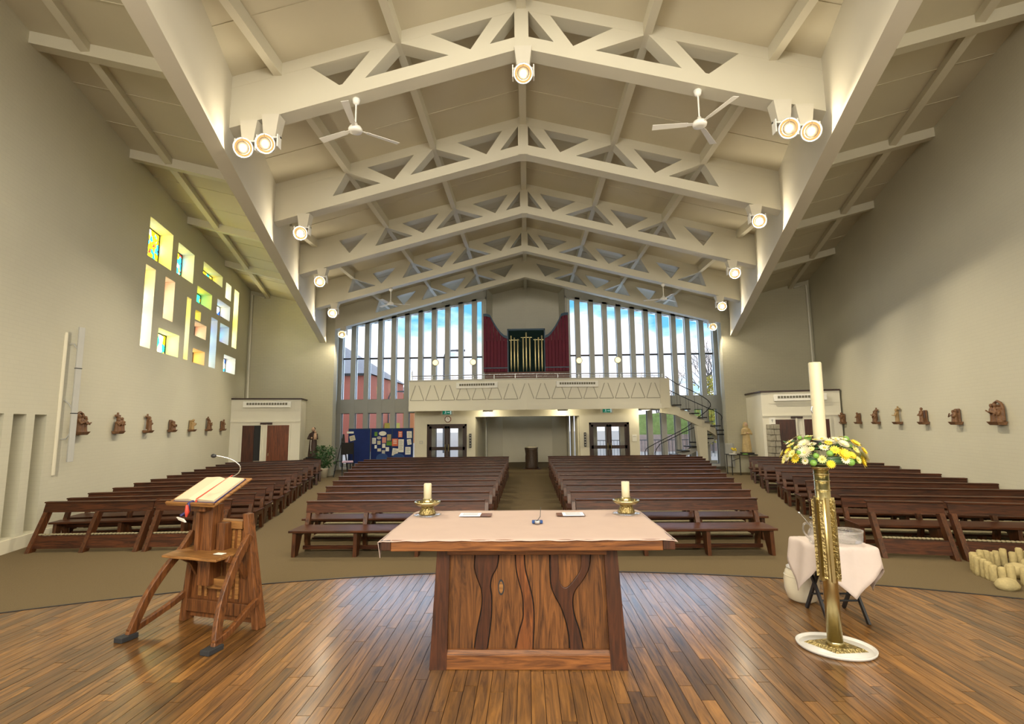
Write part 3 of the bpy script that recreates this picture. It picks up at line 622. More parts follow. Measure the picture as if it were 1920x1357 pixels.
# ------------------------------------------------------------------ pews
def pew(xl, yl, xr, yr, label, group, nleg=4, sf=-.66, z=0, kneel=True):
    W = math.hypot(xr-xl, yr-yl); rz = math.atan2(yr-yl, xr-xl)
    r = thing('pew', label, 'pew', ((xl+xr)/2, (yl+yr)/2, z), rz, group); h = W/2
    MB().hexa([(-h, -.07, .605), (h, -.07, .605), (h, -.035, .605), (-h, -.035, .605)], [(-h, -.035, .775), (h, -.035, .775), (h, 0, .775), (-h, 0, .775)]).build('back_board', 'pew', r)
    MB().box(-h-.01, h+.01, -.055, .055, .775, .80).build('ledge', 'pew', r, bevel=.006)
    for i in range(nleg):
        x = -h+.045+i*(W-.09)/(nleg-1)
        MB().hexa([(x-.035, -.13, .42), (x+.035, -.13, .42), (x+.035, -.06, .42), (x-.035, -.06, .42)], [(x-.035, -.065, .61), (x+.035, -.065, .61), (x+.035, -.0, .61), (x-.035, -.0, .61)]).build('post', 'pewend', r)
        MB().prism([(sf+.04, 0), (sf+.16, 0), (sf*.55, .30), (-.16, .30), (-.10, 0), (.0, 0), (-.08, .385), (sf+.06, .385)], x-.03, x+.03, 'yz').build('leg', 'pewend', r)
    MB().box(-h-.03, h+.03, sf, -.13, .385, .42).build('seat', 'pew', r, bevel=.006)
    MB().box(-h+.08, h-.08, -.34, -.31, .06, .12).build('stretcher', 'pew', r)
    MB().box(-h+.03, h-.03, -.08, -.055, .26, .36).build('lower_rail', 'pew', r)
    if kneel:
        kn = MB().box(-h+.1, h-.1, -.02, .14, .15, .18).build('kneeler', 'pew', r)
        MB().box(-h+.12, h-.12, -.01, .13, .18, .22).build('kneeler_cushion', 'cushion', kn, bevel=.012)
    return r
ordn = ['front', 'second', 'third', 'fourth', 'fifth', 'sixth', 'seventh', 'eighth', 'ninth', 'tenth', 'eleventh', 'rearmost']
CR = [3.89, 4.24, 4.51, 4.78, 5.02, 5.27, 5.54, 5.79, 6.11, 6.34, 6.59, 6.76]
for i in range(12):
    y = 8.98+1.06*i; lo = 3.86+.257*i if i < 10 else (6.3 if i == 10 else 5.7)
    pew(-lo, y, -.76, y, 'dark wood pew, %s row from the altar, centre block left of the aisle' % ordn[i], 'pews left of the centre aisle')
    pew(.82, y, CR[i] if i < 11 else 6.3, y, 'dark wood pew, %s row from the altar, centre block right of the aisle' % ordn[i], 'pews right of the centre aisle')
LL = [(-8.72, 9.58), (-8.95, 10.30), (-9.14, 11.14), (-9.40, 12.07), (-9.63, 12.91), (-9.9, 13.87), (-10.15, 14.82), (-10.37, 15.71), (-10.65, 16.72), (-10.88, 17.62), (-11.15, 18.62)]
LR = [(-5.40, 10.08), (-5.60, 10.88), (-5.87, 11.78), (-6.04, 12.65), (-6.38, 13.71), (-6.64, 14.66), (-6.89, 15.57), (-7.18, 16.61), (-7.43, 17.64), (-7.75, 18.82), (-8.15, 20.0)]
for i in range(11):
    pew(*LL[i], *LR[i], 'dark wood pew, %s row from the altar, block along the left wall' % ordn[i if i < 10 else 11], 'pews along the left wall', 4, -.66 if i else -.42)
RL = [(5.47, 9.25), (5.75, 10.35), (6.04, 11.42), (6.31, 12.49), (6.6, 13.61), (6.99, 14.76), (7.24, 16.03), (7.51, 17.0), (7.91, 18.35), (8.25, 19.4)]
RR = [(8.85, 8.75), (9.18, 9.70), (9.45, 10.69), (9.70, 11.72), (9.89, 12.65), (10.27, 13.73), (10.46, 14.80), (10.83, 15.85), (11.02, 17.1), (11.25, 18.2)]
for i in range(10):
    pew(*RL[i], *RR[i], 'dark wood pew, %s row from the altar, block along the right wall' % ordn[i if i < 9 else 11], 'pews along the right wall', 4)
def prie(xl, yl, xr, yr, label, n2=2):
    W = math.hypot(xr-xl, yr-yl); rz = math.atan2(yr-yl, xr-xl); h = W/2
    r = thing('kneeling_desk', label, 'kneeler', ((xl+xr)/2, (yl+yr)/2, 0), rz, 'kneeling desks before the side pews')
    MB().box(-h-.01, h+.01, -.03, .07, .785, .81).build('ledge', 'pew', r, bevel=.006)
    MB().hexa([(-h, -.05, .63), (h, -.05, .63), (h, -.02, .63), (-h, -.02, .63)], [(-h, -.01, .785), (h, -.01, .785), (h, .02, .785), (-h, .02, .785)]).build('top_board', 'pew', r)
    for i in range(n2):
        x = -h+.05+i*(W-.1)/(n2-1)
        MB().hexa([(x-.035, -.36, 0), (x+.035, -.36, 0), (x+.035, -.22, 0), (x-.035, -.22, 0)], [(x-.035, -.06, .64), (x+.035, -.06, .64), (x+.035, .06, .64), (x-.035, .06, .64)]).build('leg', 'pewend', r)
    MB().hexa([(-h+.07, -.29, .06), (h-.07, -.29, .06), (h-.07, -.265, .06), (-h+.07, -.265, .06)], [(-h+.07, -.22, .26), (h-.07, -.22, .26), (h-.07, -.195, .26), (-h+.07, -.195, .26)]).build('lower_board', 'pew', r)
    b = MB(); nn = int(W/.07)
    for i in range(nn): b.ball((-h+.1+i*(W-.2)/nn, -.17, .275), .035, 8, sz=.5)
    b.build('fringe_roll', 'cushion', r, kind='stuff')
prie(-8.62, 9.02, -6.72, 9.12, 'three-legged kneeling desk against the left wall before the pews', 3)
prie(-6.66, 9.12, -5.35, 9.2, 'kneeling desk behind the lectern, inner one of the left pair', 2)
prie(5.46, 8.54, 6.50, 8.34, 'kneeling desk behind the tall candle, inner one of the right pair', 2)
prie(6.56, 8.33, 7.75, 8.05, 'kneeling desk by the right edge, behind the ring of logs', 2)

# ------------------------------------------------------------------ altar
AC = -.02; AF = 4.33
al = thing('altar', 'wooden altar with tree-shaped inlaid front and pale cloth-covered top', 'altar', (0, 0, PZ))
c1 = [(-0.447, 0.88), (-0.452, 0.772), (-0.431, 0.693), (-0.397, 0.601), (-0.391, 0.496), (-0.409, 0.392), (-0.432, 0.289), (-0.456, 0.138)]
c2 = [(-0.251, 0.88), (-0.265, 0.784), (-0.307, 0.705), (-0.321, 0.627), (-0.312, 0.548), (-0.313, 0.431), (-0.326, 0.302), (-0.351, 0.138)]
c3 = [(-0.113, 0.88), (-0.107, 0.758), (-0.084, 0.652), (-0.058, 0.548), (-0.054, 0.431), (-0.06, 0.366), (-0.093, 0.264), (-0.121, 0.138)]
c4 = [(-0.04, 0.88), (-0.032, 0.757), (-0.006, 0.652), (0.02, 0.548), (0.032, 0.431), (0.03, 0.302), (0.024, 0.225), (0.02, 0.138)]
c5 = [(0.172, 0.88), (0.17, 0.757), (0.178, 0.626), (0.211, 0.541), (0.256, 0.457), (0.294, 0.341), (0.312, 0.238), (0.316, 0.138)]
c6 = [(0.505, 0.88), (0.489, 0.769), (0.439, 0.677), (0.368, 0.586), (0.349, 0.495), (0.363, 0.392), (0.4, 0.277), (0.426, 0.138)]
cu = [(0.238, 0.88), (0.243, 0.757), (0.247, 0.665), (0.28, 0.619), (0.322, 0.632), (0.385, 0.704), (0.421, 0.769), (0.43, 0.88)]
cl, crr = [(-.668, .88), (-.69, .138)], [(.628, .88), (.66, .138)]
def smooth(pts, n3=4):
    out = []
    for i in range(len(pts)-1):
        p0 = Vector(pts[max(i-1, 0)]); p1 = Vector(pts[i]); p2 = Vector(pts[i+1]); p3 = Vector(pts[min(i+2, len(pts)-1)])
        for k2 in range(n3):
            t = k2/n3; out.append(tuple(.5*((2*p1)+(p2-p0)*t+(2*p0-5*p1+4*p2-p3)*t*t+(3*p1-p0-3*p2+p3)*t*t*t)))
    out.append(tuple(pts[-1])); return out
def piece(name, A, B, mat, y, gap=.004, bev=.005):
    A = smooth(A) if len(A) > 2 else A; B = smooth(B) if len(B) > 2 else B
    A = [(p[0]+gap, p[1]) for p in A]; B = [(p[0]-gap, p[1]) for p in B]
    MB().prism(A+B[::-1], y, AF+.05).build(name, mat, al, bevel=bev)
MB().box(-.68, .65, AF+.03, AF+.06, .13, .88).build('panel_back', 'blackmat', al)
piece('carved_panel', cl, c1, 'oak', AF+.012)
piece('carved_panel', c1, c2, 'oakdark', AF-.004)
piece('carved_panel', c2, c3, 'oak', AF+.012)
piece('carved_panel', c3, c4, 'oakmid', AF-.002)
piece('carved_panel', c4, c5, 'oak', AF+.012)
for rx, rz_, yy_, mt_ in ((.026, .062, AF+.009, 'blackmat'), (.017, .046, AF+.006, 'lecth')):
    MB().prism([(-.234+rx*math.cos(t), .618+rz_*math.sin(t)) for t in [i*PI/10 for i in range(20)]], yy_, AF+.03).build('knot', mt_, al)
# forked trunk: c5 to c6 with the U left free
fork = [(p[0]+.004, p[1]) for p in smooth(c5)][::-1]+[(p[0]-.004, p[1]) for p in smooth(cu)]
fork = [(p[0]+.004, p[1]) for p in smooth(c5)]+[(p[0]-.004, p[1]) for p in smooth(c6)][::-1]+[(p[0], p[1]) for p in smooth(cu)][::-1]
MB().prism(fork, AF-.006, AF+.05).build('carved_panel', 'oakdark', al, bevel=.004)
MB().prism([(p[0], p[1]) for p in smooth(cu)], AF+.014, AF+.05).build('carved_panel', 'oak', al)
piece('carved_panel', c6, crr, 'oak', AF+.012)
for s in (-1, 1):
    x0, x1 = AC+s*.655, AC+s*.79; t0, t1 = AC+s*.635, AC+s*.735
    MB().hexa([(x0, AF-.03, 0), (x1, AF-.03, 0), (x1, AF+.85, 0), (x0, AF+.85, 0)], [(t0, AF-.0, .955), (t1, AF-.0, .955), (t1, AF+.82, .955), (t0, AF+.82, .955)]).build('side_panel', 'oakdark', al, bevel=.006)
    MB().hexa([(x0-s*.0, AF-.04, 0), (x1+s*.004, AF-.04, 0), (x1+s*.004, AF-.028, 0), (x0, AF-.028, 0)], [(t0, AF-.012, .955), (t1+s*.004, AF-.012, .955), (t1+s*.004, AF, .955), (t0, AF, .955)]).build('front_stile', 'oakdark', al)
MB().box(AC-.655, AC+.655, AF-.02, AF+.04, .88, .955).build('top_rail', 'oakh', al, bevel=.005)
MB().box(AC-.68, AC+.68, AF-.035, AF+.04, .0, .118).build('bottom_rail', 'oakh', al, bevel=.006)
MB().hexa([(AC-.675, AF-.03, .118), (AC+.675, AF-.03, .118), (AC+.675, AF+.03, .118), (AC-.675, AF+.03, .118)], [(AC-.67, AF-.01, .142), (AC+.67, AF-.01, .142), (AC+.67, AF+.03, .142), (AC-.67, AF+.03, .142)]).build('moulding', 'oakh', al)
MB().box(AC-.65, AC+.65, AF+.78, AF+.83, .0, .955).build('back_panel', 'oak', al)
MB().box(-1.11, 1.06, 4.17, 5.52, .945, 1.03).build('table_top', 'oakh', al, bevel=.006)
for s, x0, x1 in ((-1, -1.195, -1.11), (1, 1.06, 1.155)): MB().box(x0, x1, 4.165, 5.52, .952, 1.03).build('end_cap', 'oakdark', al, bevel=.006)
# cloth
b = MB(); nx, ny = 60, 26; X0, X1, Y0, Y1 = -1.215, 1.175, 4.155, 5.545
def cz(x, y):
    z = .0012*math.sin(x*9+1.7*math.sin(y*5))+.0016*noise.noise(Vector((x*3, y*5, 0)))
    for yy, a_, x_a, x_b in ((4.45, .006, -.35, .30), (4.62, .005, -.38, .36), (4.75, .004, .1, .34), (5.0, .003, -.4, .3)):
        if x_a < x < x_b: z += a_*math.exp(-((y-yy-.02*math.sin(x*7))/.018)**2)
    return z
vs = []; fs = []
for j in range(ny+1):
    for i in range(nx+1):
        x = X0+(X1-X0)*i/nx; y = Y0+(Y1-Y0)*j/ny; z = 1.034+cz(x, y)
        if i in (0, nx): z -= .012+.002*math.sin(j*.5)
        if j == 0: z -= .003+.005*abs(math.sin(i*.55)); y -= .004*math.sin(i*.9)
        vs.append((x, y, z))
for j in range(ny):
    for i in range(nx): fs.append((j*(nx+1)+i, j*(nx+1)+i+1, (j+1)*(nx+1)+i+1, (j+1)*(nx+1)+i))
b.add(vs, fs, 0, True); b.add([(-1.213, 4.16, 1.02), (-1.213, 4.34, 1.02), (-1.213, 4.24, .90), (-1.19, 4.15, .90)], [(0, 1, 2, 3)])
o = b.build('altar_cloth', 'cloth'); o.location = (0, 0, PZ); sd = o.modifiers.new('thick', 'SOLIDIFY'); sd.thickness = .003; sd.offset = -1
tag(o, 'pinkish cream linen cloth covering the altar top, corner hanging front left', 'cloth')
def candle(x, y, label, lean=0):
    zt_ = PZ+1.038
    m = thing('glass_mat', 'round bluish glass mat under the %s altar candle' % label.split()[0], 'mat', (x, y, zt_), group='mats under the altar candles')
    MB().lathe([(.13, 0), (.14, .004), (.13, .008)], n=28).build('disc', 'crystal', m)
    r = thing('candlestick', 'gold dish candlestick on the %s side of the altar' % label.split()[0], 'candlestick', (x, y, zt_+.009), group='altar candlesticks')
    MB().lathe([(.085, 0), (.088, .012), (.070, .045), (.058, .075)], n=24).build('foot', 'brass_rough', r)
    MB().lathe([(.05, .072), (.10, .088), (.128, .108), (.134, .125), (.128, .127), (.095, .102), (.05, .092)], n=32).build('dish', 'brass', r)
    MB().lathe([(.046, .085), (.046, .155), (.043, .155), (.043, .09)], n=20).build('cup', 'brass', r)
    for k2 in range(12):
        a_ = k2*PI/6; MB().ball((.112*math.cos(a_), .112*math.sin(a_), .114), .007, 8).build('bead', 'brass', r)
    c = thing('pillar_candle', 'thick cream candle in the %s altar candlestick' % label.split()[0], 'candle', (x, y, zt_+.106), group='altar candles')
    MB().lathe([(.040, 0), (.040, .20+.01*lean), (.034, .21)], n=20).build('wax', 'wax', c); MB().tube([(0, 0, .205), (.003, 0, .222)], .002, 6).build('wick', 'black', c)
candle(-1.03, 5.27, 'left'); candle(.99, 5.29, 'right', 1)
for x, nm, sg in ((-.56, 'left', 1), (.47, 'right', -1)):
    r = thing('prayer_card', 'shiny white prayer card lying flat on the %s of the altar' % nm, 'card', (x, 5.22, PZ+1.043), .0, 'prayer cards on the altar')
    MB().box(-.09, .19, -.085, .095, 0, .002).build('mat', M['lect'], r) if sg > 0 else MB().box(-.19, .09, -.085, .095, 0, .002).build('mat', M['lect'], r)
    MB().box(-.13, .08, -.08, .085, .002, .007).build('card', 'card', r)
    for k2 in range(4): MB().box(-.10, .05, .05-.035*k2, .058-.035*k2, .007, .0085).build('text_line', 'ink', r)
r = thing('table_microphone', 'small blue and silver microphone with thin wire on the altar centre', 'microphone', (.08, 4.80, PZ+1.04))
MB().box(-.05, .05, -.02, .03, 0, .025).build('base', 'bluefab', r, bevel=.006); MB().tube([(0, .01, .02), (.03, .16, .03), (.045, .5, .06)], .003, 6).build('wire', 'black', r)
MB().lathe([(.022, 0), (.028, .02), (.02, .03)], (0, -.03, 0), 14).build('cap', 'steel', r)

# ------------------------------------------------------------------ lectern (local x = along panel, -y = towards the reader)
le = thing('lectern', 'wooden lectern with curved legs standing left on the platform', 'lectern', (-3.09, 5.24, PZ), math.atan2(-.252, .967))
def lp(name, b_, mat, bev=.006): return b_.build(name, mat, le, bevel=bev)
lp('front_panel', MB().prism([(-.43, .04), (.43, .04), (.27, 1.0), (-.35, 1.0)], .0, .03), 'lect')
for s, xb0, xb1, xt0, xt1 in ((-1, -.49, -.42, -.40, -.34), (1, .42, .49, .22, .29)):
    lp('side_post', MB().hexa([(xb0, -.05, 0), (xb1, -.05, 0), (xb1, .07, 0), (xb0, .07, 0)], [(xt0, -.03, 1.08), (xt1, -.03, 1.08), (xt1, .05, 1.08), (xt0, .05, 1.08)]), 'lect')
lp('top_rail', MB().box(-.34, .23, -.04, .06, .93, 1.01), 'lecth')
lp('bottom_rail', MB().box(-.42, .42, -.04, .0, .10, .22), 'lect')
for x0, x1 in ((-.30, -.26), (-.22, -.19), (-.06, -.02), (.04, .12), (.16, .2)): lp('raised_strip', MB().box(x0, x1, -.015, .0, .25, .92), 'lecth', .003)
lp('inset_block', MB().box(-.10, .14, -.10, -.0, .36, .46), 'lecth')
lp('pillar', MB().box(-.17, -.02, -.16, -.02, .40, 1.18), 'lect'); lp('pillar', MB().box(-.20, -.155, -.19, -.13, .70, 1.16), 'lect')
lp('pillar_block', MB().box(0.0, .10, -.12, -.02, .70, 1.0), 'lect')
lp('shelf', MB().hexa([(-.38, -.38, .705), (.28, -.38, .70), (.31, -.02, .715), (-.42, -.02, .72)], [(-.38, -.38, .73), (.28, -.38, .725), (.31, -.02, .74), (-.42, -.02, .745)]), 'lecth')
for s, xa0, xa1, xa2 in ((-1, -.385, -.50, -.54), (1, .33, .38, .46)):
    P = [(xa0, -.03, .88), (xa0*.98+xa1*.02, -.14, .74), (xa0*.5+xa1*.5, -.26, .58), (xa1, -.37, .38), (xa1*.5+xa2*.5, -.45, .20), (xa2, -.50, .05), (xa2, -.515, 0.01)]
    lp('leg', MB().strap(smooth(P, 3), .05, .075), 'lect', .008)
    P = [(xa2, -.53, .06), (xa2, -.42, .085), (xa2*.8+(s*.44)*.2, -.30, .13), (s*.455, -.14, .22), (s*.455, -.03, .27)]
    lp('brace', MB().strap(smooth(P, 3), .045, .06), 'lect', .008)
    lp('foot', MB().box(xa2-.05, xa2+.05, -.62, -.46, 0, .045), 'blackmat')
    P = [(s*.3, -.03, .48), (s*.3, -.12, .62), (s*.29, -.26, .705)]
    lp('bracket', MB().strap(P, .035, .06), 'lect', .004)
# sloping desk
def dk(x, t, h): # t 0 front .. 1 back along slope, h above
    y = -.30+.42*t; z = 1.195+.225*t; return (x, y-.47*h, z+.88*h)
def slab(x0, x1, t0, t1, h0, h1, xs=0): return MB().hexa([dk(x0, t0, h0), dk(x1, t0, h0), dk(x1+xs, t1, h0), dk(x0+xs, t1, h0)], [dk(x0, t0, h1), dk(x1, t0, h1), dk(x1+xs, t1, h1), dk(x0+xs, t1, h1)])
lp('desk_top', slab(-.47, .13, 0, 1, -.02, .0, .05), 'lecth')
lp('desk_lip', slab(-.47, .13, -.0, .05, 0, .02, .0), 'lecth', .003)
lp('desk_support', MB().box(-.24, -.06, -.22, .02, 1.12, 1.20), 'lect')
mt = le.matrix_basis.copy()
bk = thing('open_book', 'large open book with red ribbon on the lectern', 'book', tuple(le.location), le.rotation_euler[2])
b = MB(); slab(-.40, .10, .1, .92, .0, .006, .02); 
slab(-.41, .11, .07, .93, .002, .008, .02).build('cover', 'navy', bk)
for s in (-1, 1):
    b = MB(); nn = 8; vs = []; fs = []
    for j in (0, 1):
        for i in range(nn+1):
            u = i/nn; x = -.15+s*u*.245; h = .012+.03*(math.sin(min(1, u*3.2)*PI/2))*(1-.55*u); vs.append(dk(x+.03*j, .1+.8*j, h))
    for j in (0, 1):
        for i in range(nn+1):
            u = i/nn; vs.append(dk(-.15+s*u*.245+.03*j, .1+.8*j, .008))
    m_ = nn+1
    for i in range(nn): fs += [(i, i+1, m_+i+1, m_+i), (i, 2*m_+i, 2*m_+i+1, i+1), (m_+i, m_+i+1, 3*m_+i+1, 3*m_+i)]
    fs += [(nn, 2*m_+nn, 3*m_+nn, m_+nn)]
    b.add(vs, fs, 0, False); b.build('pages', 'page', bk)
b = MB(); b.add([dk(-.125, .12, .035), dk(-.10, .12, .036), dk(-.04, .98, .036), dk(-.065, .98, .035), dk(-.125, .02, -.01), dk(-.10, .02, -.01)], [(0, 1, 2, 3), (4, 5, 1, 0)]); b.build('ribbon', 'red', bk)
MB().tube([dk(-.16, .1, .01), dk(-.165, .0, .02), dk(-.17, -.04, -.05), (-.2, -.36, 1.10)], .014, 8).build('ribbon', 'navy', bk)
rc = thing('ribbon_bunch', 'dark red and blue ribbons hanging over the lectern edge', 'ribbon', tuple(le.location), le.rotation_euler[2])
MB().tube([(-.15, -.34, 1.2), (-.13, -.35, 1.14), (-.15, -.34, 1.09)], [.012, .022, .008], 8).build('red_tail', 'red', rc)
MB().hexa([(-.22, -.36, 1.06), (-.14, -.36, 1.04), (-.14, -.34, 1.04), (-.22, -.34, 1.06)], [(-.23, -.38, 1.09), (-.15, -.38, 1.075), (-.15, -.36, 1.075), (-.23, -.36, 1.09)]).build('card', 'paper', rc)
mi = thing('gooseneck_microphone', 'thin gooseneck microphone rising from the lectern desk', 'microphone', tuple(le.location), le.rotation_euler[2])
MB().tube(smooth([(-.10, .02, 1.37), (-.06, .08, 1.42), (.02, .10, 1.47), (.055, .08, 1.54), (.0, .03, 1.61), (-.09, -.02, 1.645), (-.14, -.04, 1.655)], 4), .006, 8).build('neck', 'steel', mi)
MB().ball((-.165, -.05, 1.655), .022, 12, sx=1.4).build('capsule', 'black', mi)
b = MB(); b.box(-.10, .03, -.36, -.26, .728, .732)
r = thing('loose_sheet', 'small sheet of paper lying on the lectern shelf', 'paper', tuple(le.location), le.rotation_euler[2]); MB().box(.12, .22, -.26, -.20, .737, .740).build('sheet', 'paper', r)

# ------------------------------------------------------------------ paschal candle stand
CX, CY = 2.63, 4.70
ps = thing('candle_stand', 'tall brass paschal candle stand right of the altar', 'candle stand', (CX, CY, PZ+.012), -.45)
MB().lathe([(.060, 0), (.060, 1.53)], n=28).build('pole', 'brass', ps)
b = MB(); b.hexa([(-.24, 0, 0), (0, -.15, 0), (.24, 0, 0), (0, .15, 0)], [(-.20, 0, .02), (0, -.12, .03), (.20, 0, .02), (0, .12, .03)]); b.build('foot_plate', 'brass_rough', ps)
MB().lathe([(.075, .02), (.06, .05), (.055, .06)], n=24).build('foot_collar', 'brass', ps)
for i in range(10):
    a_ = i*2*PI/10; ca, sa = math.cos(a_), math.sin(a_); ro = .096 if i % 2 else .084
    c0 = Vector((ca, sa, 0)); t_ = Vector((-sa, ca, 0)); h0, h1 = (.58, 1.24) if i % 2 else (.55, 1.26)
    lo = [c0*.055-t_*.013, c0*ro-t_*.013, c0*ro+t_*.013, c0*.05+t_*.013]
    MB().hexa([(p.x, p.y, h0) for p in lo], [(p.x, p.y, h1) for p in lo]).build('fin', 'brass_rough' if i % 2 else 'brass', ps)
for z in (1.32, 1.40, 1.46): MB().lathe([(.060, z), (.069, z+.004), (.060, z+.010)], n=24).build('ring', 'brass', ps)
MB().lathe([(.06, 1.50), (.085, 1.52), (.085, 1.53), (.05, 1.54)], n=24).build('drip_pan', 'brass', ps)
tr = thing('drip_tray', 'white oval plastic tray under the tall candle stand', 'tray', (CX, CY, PZ), -.45)
MB().lathe([(.285, 0), (.30, .012), (.305, .03), (.295, .03), (.285, .012), (.27, .010)], n=40, sy=.86).build('rim', 'white_cer', tr); MB().lathe([(.28, .001), (.28, .011)], n=40, sy=.86).build('tray_base', 'white_cer', tr)
pc = thing('paschal_candle', 'very tall thick cream candle rising above the flowers', 'candle', (CX+.015, CY, PZ+1.555), 0)
MB().lathe([(.05, 0), (.053, .02), (.053, .915), (.049, .925)], n=28).build('wax', 'wax', pc)
MB().lathe([(.055, .13), (.058, .135), (.058, .21), (.055, .215)], n=28).build('collar', 'black', pc)
for i in range(8):
    a_ = i*PI/4; MB().ball((.058*math.cos(a_), .058*math.sin(a_), .172), .011, 8).build('collar_stud', 'brass', pc)
b = MB(); b.tube([(-.056, -.01, .46), (-.066, -.01, .49), (-.056, -.01, .52)], .006, 6); b.build('pin', 'steel', pc)
pc.rotation_euler = (0, .012, 0)

# flower wreath
fw = thing('flower_wreath', 'ring of yellow and white flowers around the tall candle', 'flowers', (CX+.03, CY, PZ+1.60))
MB().lathe([(.06, -.03), (.23, -.03), (.27, -.0), (.26, .02), (.06, .03)], n=28).build('green_dish', 'greendish', fw)
def flower(name, np_, L, wd, cup, cr_, mats, layers=1):
    b = MB()
    for l in range(layers):
        for k2 in range(np_):
            a_ = 2*PI*k2/np_+l*.3; r0 = cr_*.6; LL_ = L*(1-.25*l); c_, s_ = math.cos(a_), math.sin(a_); up = cup*(1+l*1.3)
            def pt(r_, side, h): return (c_*r_-s_*side, s_*r_+c_*side, h)
            vs = [pt(r0, -wd*.35, 0), pt(r0, wd*.35, 0), pt(r0+LL_*.6, wd*.5, up*.6), pt(r0+LL_, 0, up), pt(r0+LL_*.6, -wd*.5, up*.6)]
            b.add(vs, [(0, 1, 2, 3, 4)], 0)
    b.ball((0, 0, .003), cr_, 8, 1, .6); me = b.build(name, mats); return me
protos = [flower('daisy', 13, .030, .012, .006, .009, ['petal_w', 'dishg']), flower('daisy', 12, .030, .014, .006, .010, ['petal_y', 'dishg']), flower('daisy', 12, .028, .013, .008, .009, ['petal_c', 'dishg']),
          flower('chrysanthemum', 20, .040, .008, .008, .009, ['petal_w', 'petal_c'], 2), flower('chrysanthemum', 16, .034, .010, .008, .010, ['petal_y', 'petal_y'], 2)]
bud = MB(); bud.ball((0, 0, 0), .022, 12, 0, .9); bud = bud.build('green_bud', 'leaf2')
rf = random.Random(5); used = set()
def place(o, p, nrm, sc):
    c = o if o.name not in used else o.copy()
    if o.name in used: COL.objects.link(c)
    used.add(o.name); c.parent = fw; c.location = p; c.rotation_mode = 'QUATERNION'; c.rotation_quaternion = Vector(nrm).to_track_quat('Z', 'Y'); c.scale = (sc, sc, sc)
nfl = 0
for ring, (rr, zz_, cnt, tilt) in enumerate(((.295, .01, 26, 1.3), (.30, .065, 26, 1.0), (.26, .125, 24, .65), (.20, .165, 20, .35), (.13, .175, 13, .15))):
    for k2 in range(cnt):
        a_ = 2*PI*k2/cnt+rf.random()*.15+ring*.1; r_ = rr+rf.uniform(-.03, .035); z = zz_+rf.uniform(-.03, .035)
        nrm = (math.cos(a_)*math.sin(tilt), math.sin(a_)*math.sin(tilt), math.cos(tilt)+rf.uniform(-.1, .1))
        t = rf.random()
        o = protos[0] if t < .16 else protos[1] if t < .36 else protos[2] if t < .62 else protos[3] if t < .74 else protos[4] if t < .88 else bud
        place(o, (math.cos(a_)*r_, math.sin(a_)*r_, z), nrm, rf.uniform(.9, 1.55))
for o in protos+[bud]:
    if o.name not in used: place(o, (0, -.2, .1), (0, 0, 1), 1)
b = MB()
for k2 in range(220):
    a_ = rf.random()*2*PI; r_ = rf.uniform(.08, .31); z = rf.uniform(-.02, .16); p = Vector((math.cos(a_)*r_, math.sin(a_)*r_, z)); d = Vector((rf.uniform(-1, 1), rf.uniform(-1, 1), rf.uniform(-.3, .8))).normalized()*.045; s_ = d.orthogonal().normalized()*.010
    b.add([p, p+d*.5+s_, p+d, p+d*.5-s_], [(0, 1, 2, 3)])
b.build('foliage', 'leaf', fw, kind='stuff')

# ------------------------------------------------------------------ side table with cloth, glassware, pot
TX, TYc = 3.09, 5.52; TZ = .72
tb = thing('folding_table', 'small black cross-legged folding table behind the tall candle', 'table', (TX, TYc-.08, PZ), 0)
MB().box(-.28, .29, -.24, .26, TZ-.025, TZ-.008).build('table_top', 'black', tb)
for sx_ in (-.20, .18):
    for a_, c_ in ((-.22, .22), (.22, -.22)):
        MB().strap([(sx_+(.02 if a_ > 0 else -.02), a_*1.05, 0), (sx_+(.02 if a_ > 0 else -.02), c_*.9, TZ-.025)], .022, .035).build('leg', 'black', tb)
for yq in (-.17, .17): MB().tube([(-.2, yq*.6, .18 if yq < 0 else .18), (.18, yq*.6, .18)], .010, 8).build('crossbar', 'black', tb)
# linen: a square turned 45 degrees so its corners hang as points
cn, N_ = 30, 30; b = MB(); vs = []; fs = []; HS = .46
for j in range(cn+1):
    for i in range(cn+1):
        u = (i/cn*2-1)*HS; v_ = (j/cn*2-1)*HS; X = (u-v_)*.86; Y = (u+v_)*.80
        z = TZ+.0; hx, hy = .295, .265; dx = max(0, abs(X)-hx); dy = max(0, abs(Y)-hy); drop = dx+dy
        if drop > 0:
            X = math.copysign(min(abs(X), hx+.16*dx), X) if dx > 0 else X; Y = math.copysign(min(abs(Y), hy+.16*dy), Y) if dy > 0 else Y
            z -= drop*.97; X += .012*math.sin(Y*22)*(1 if dx > 0 else 0); Y += .012*math.sin(X*24)*(1 if dy > 0 else 0)
        vs.append((X, Y, z))
for j in range(cn):
    for i in range(cn): fs.append((j*(cn+1)+i, j*(cn+1)+i+1, (j+1)*(cn+1)+i+1, (j+1)*(cn+1)+i))
b.add(vs, fs, 0, True); o = b.build('table_cloth', 'linen'); o.location = (TX, TYc-.08, PZ+.002); sd = o.modifiers.new('thick', 'SOLIDIFY'); sd.thickness = .003
tag(o, 'white linen cloth with hanging points on the small folding table', 'cloth')
jz = PZ+TZ+.004
j = thing('glass_jug', 'cut glass jug with handle on the small linen-covered table', 'jug', (TX-.20, TYc-.20, jz))
MB().lathe([(.055, 0), (.075, .02), (.088, .07), (.075, .13), (.052, .17), (.060, .205), (.065, .21), (.056, .205), (.047, .17), (.068, .13), (.08, .07), (.05, .01)], n=24, mod=lambda a_, z: 1+.03*math.cos(12*a_)*(z < .14)).build('body', 'crystal', j)
MB().tube(smooth([(-.055, 0, .19), (-.12, 0, .20), (-.135, 0, .13), (-.09, 0, .06)], 4), .009, 8).build('handle', 'crystal', j)
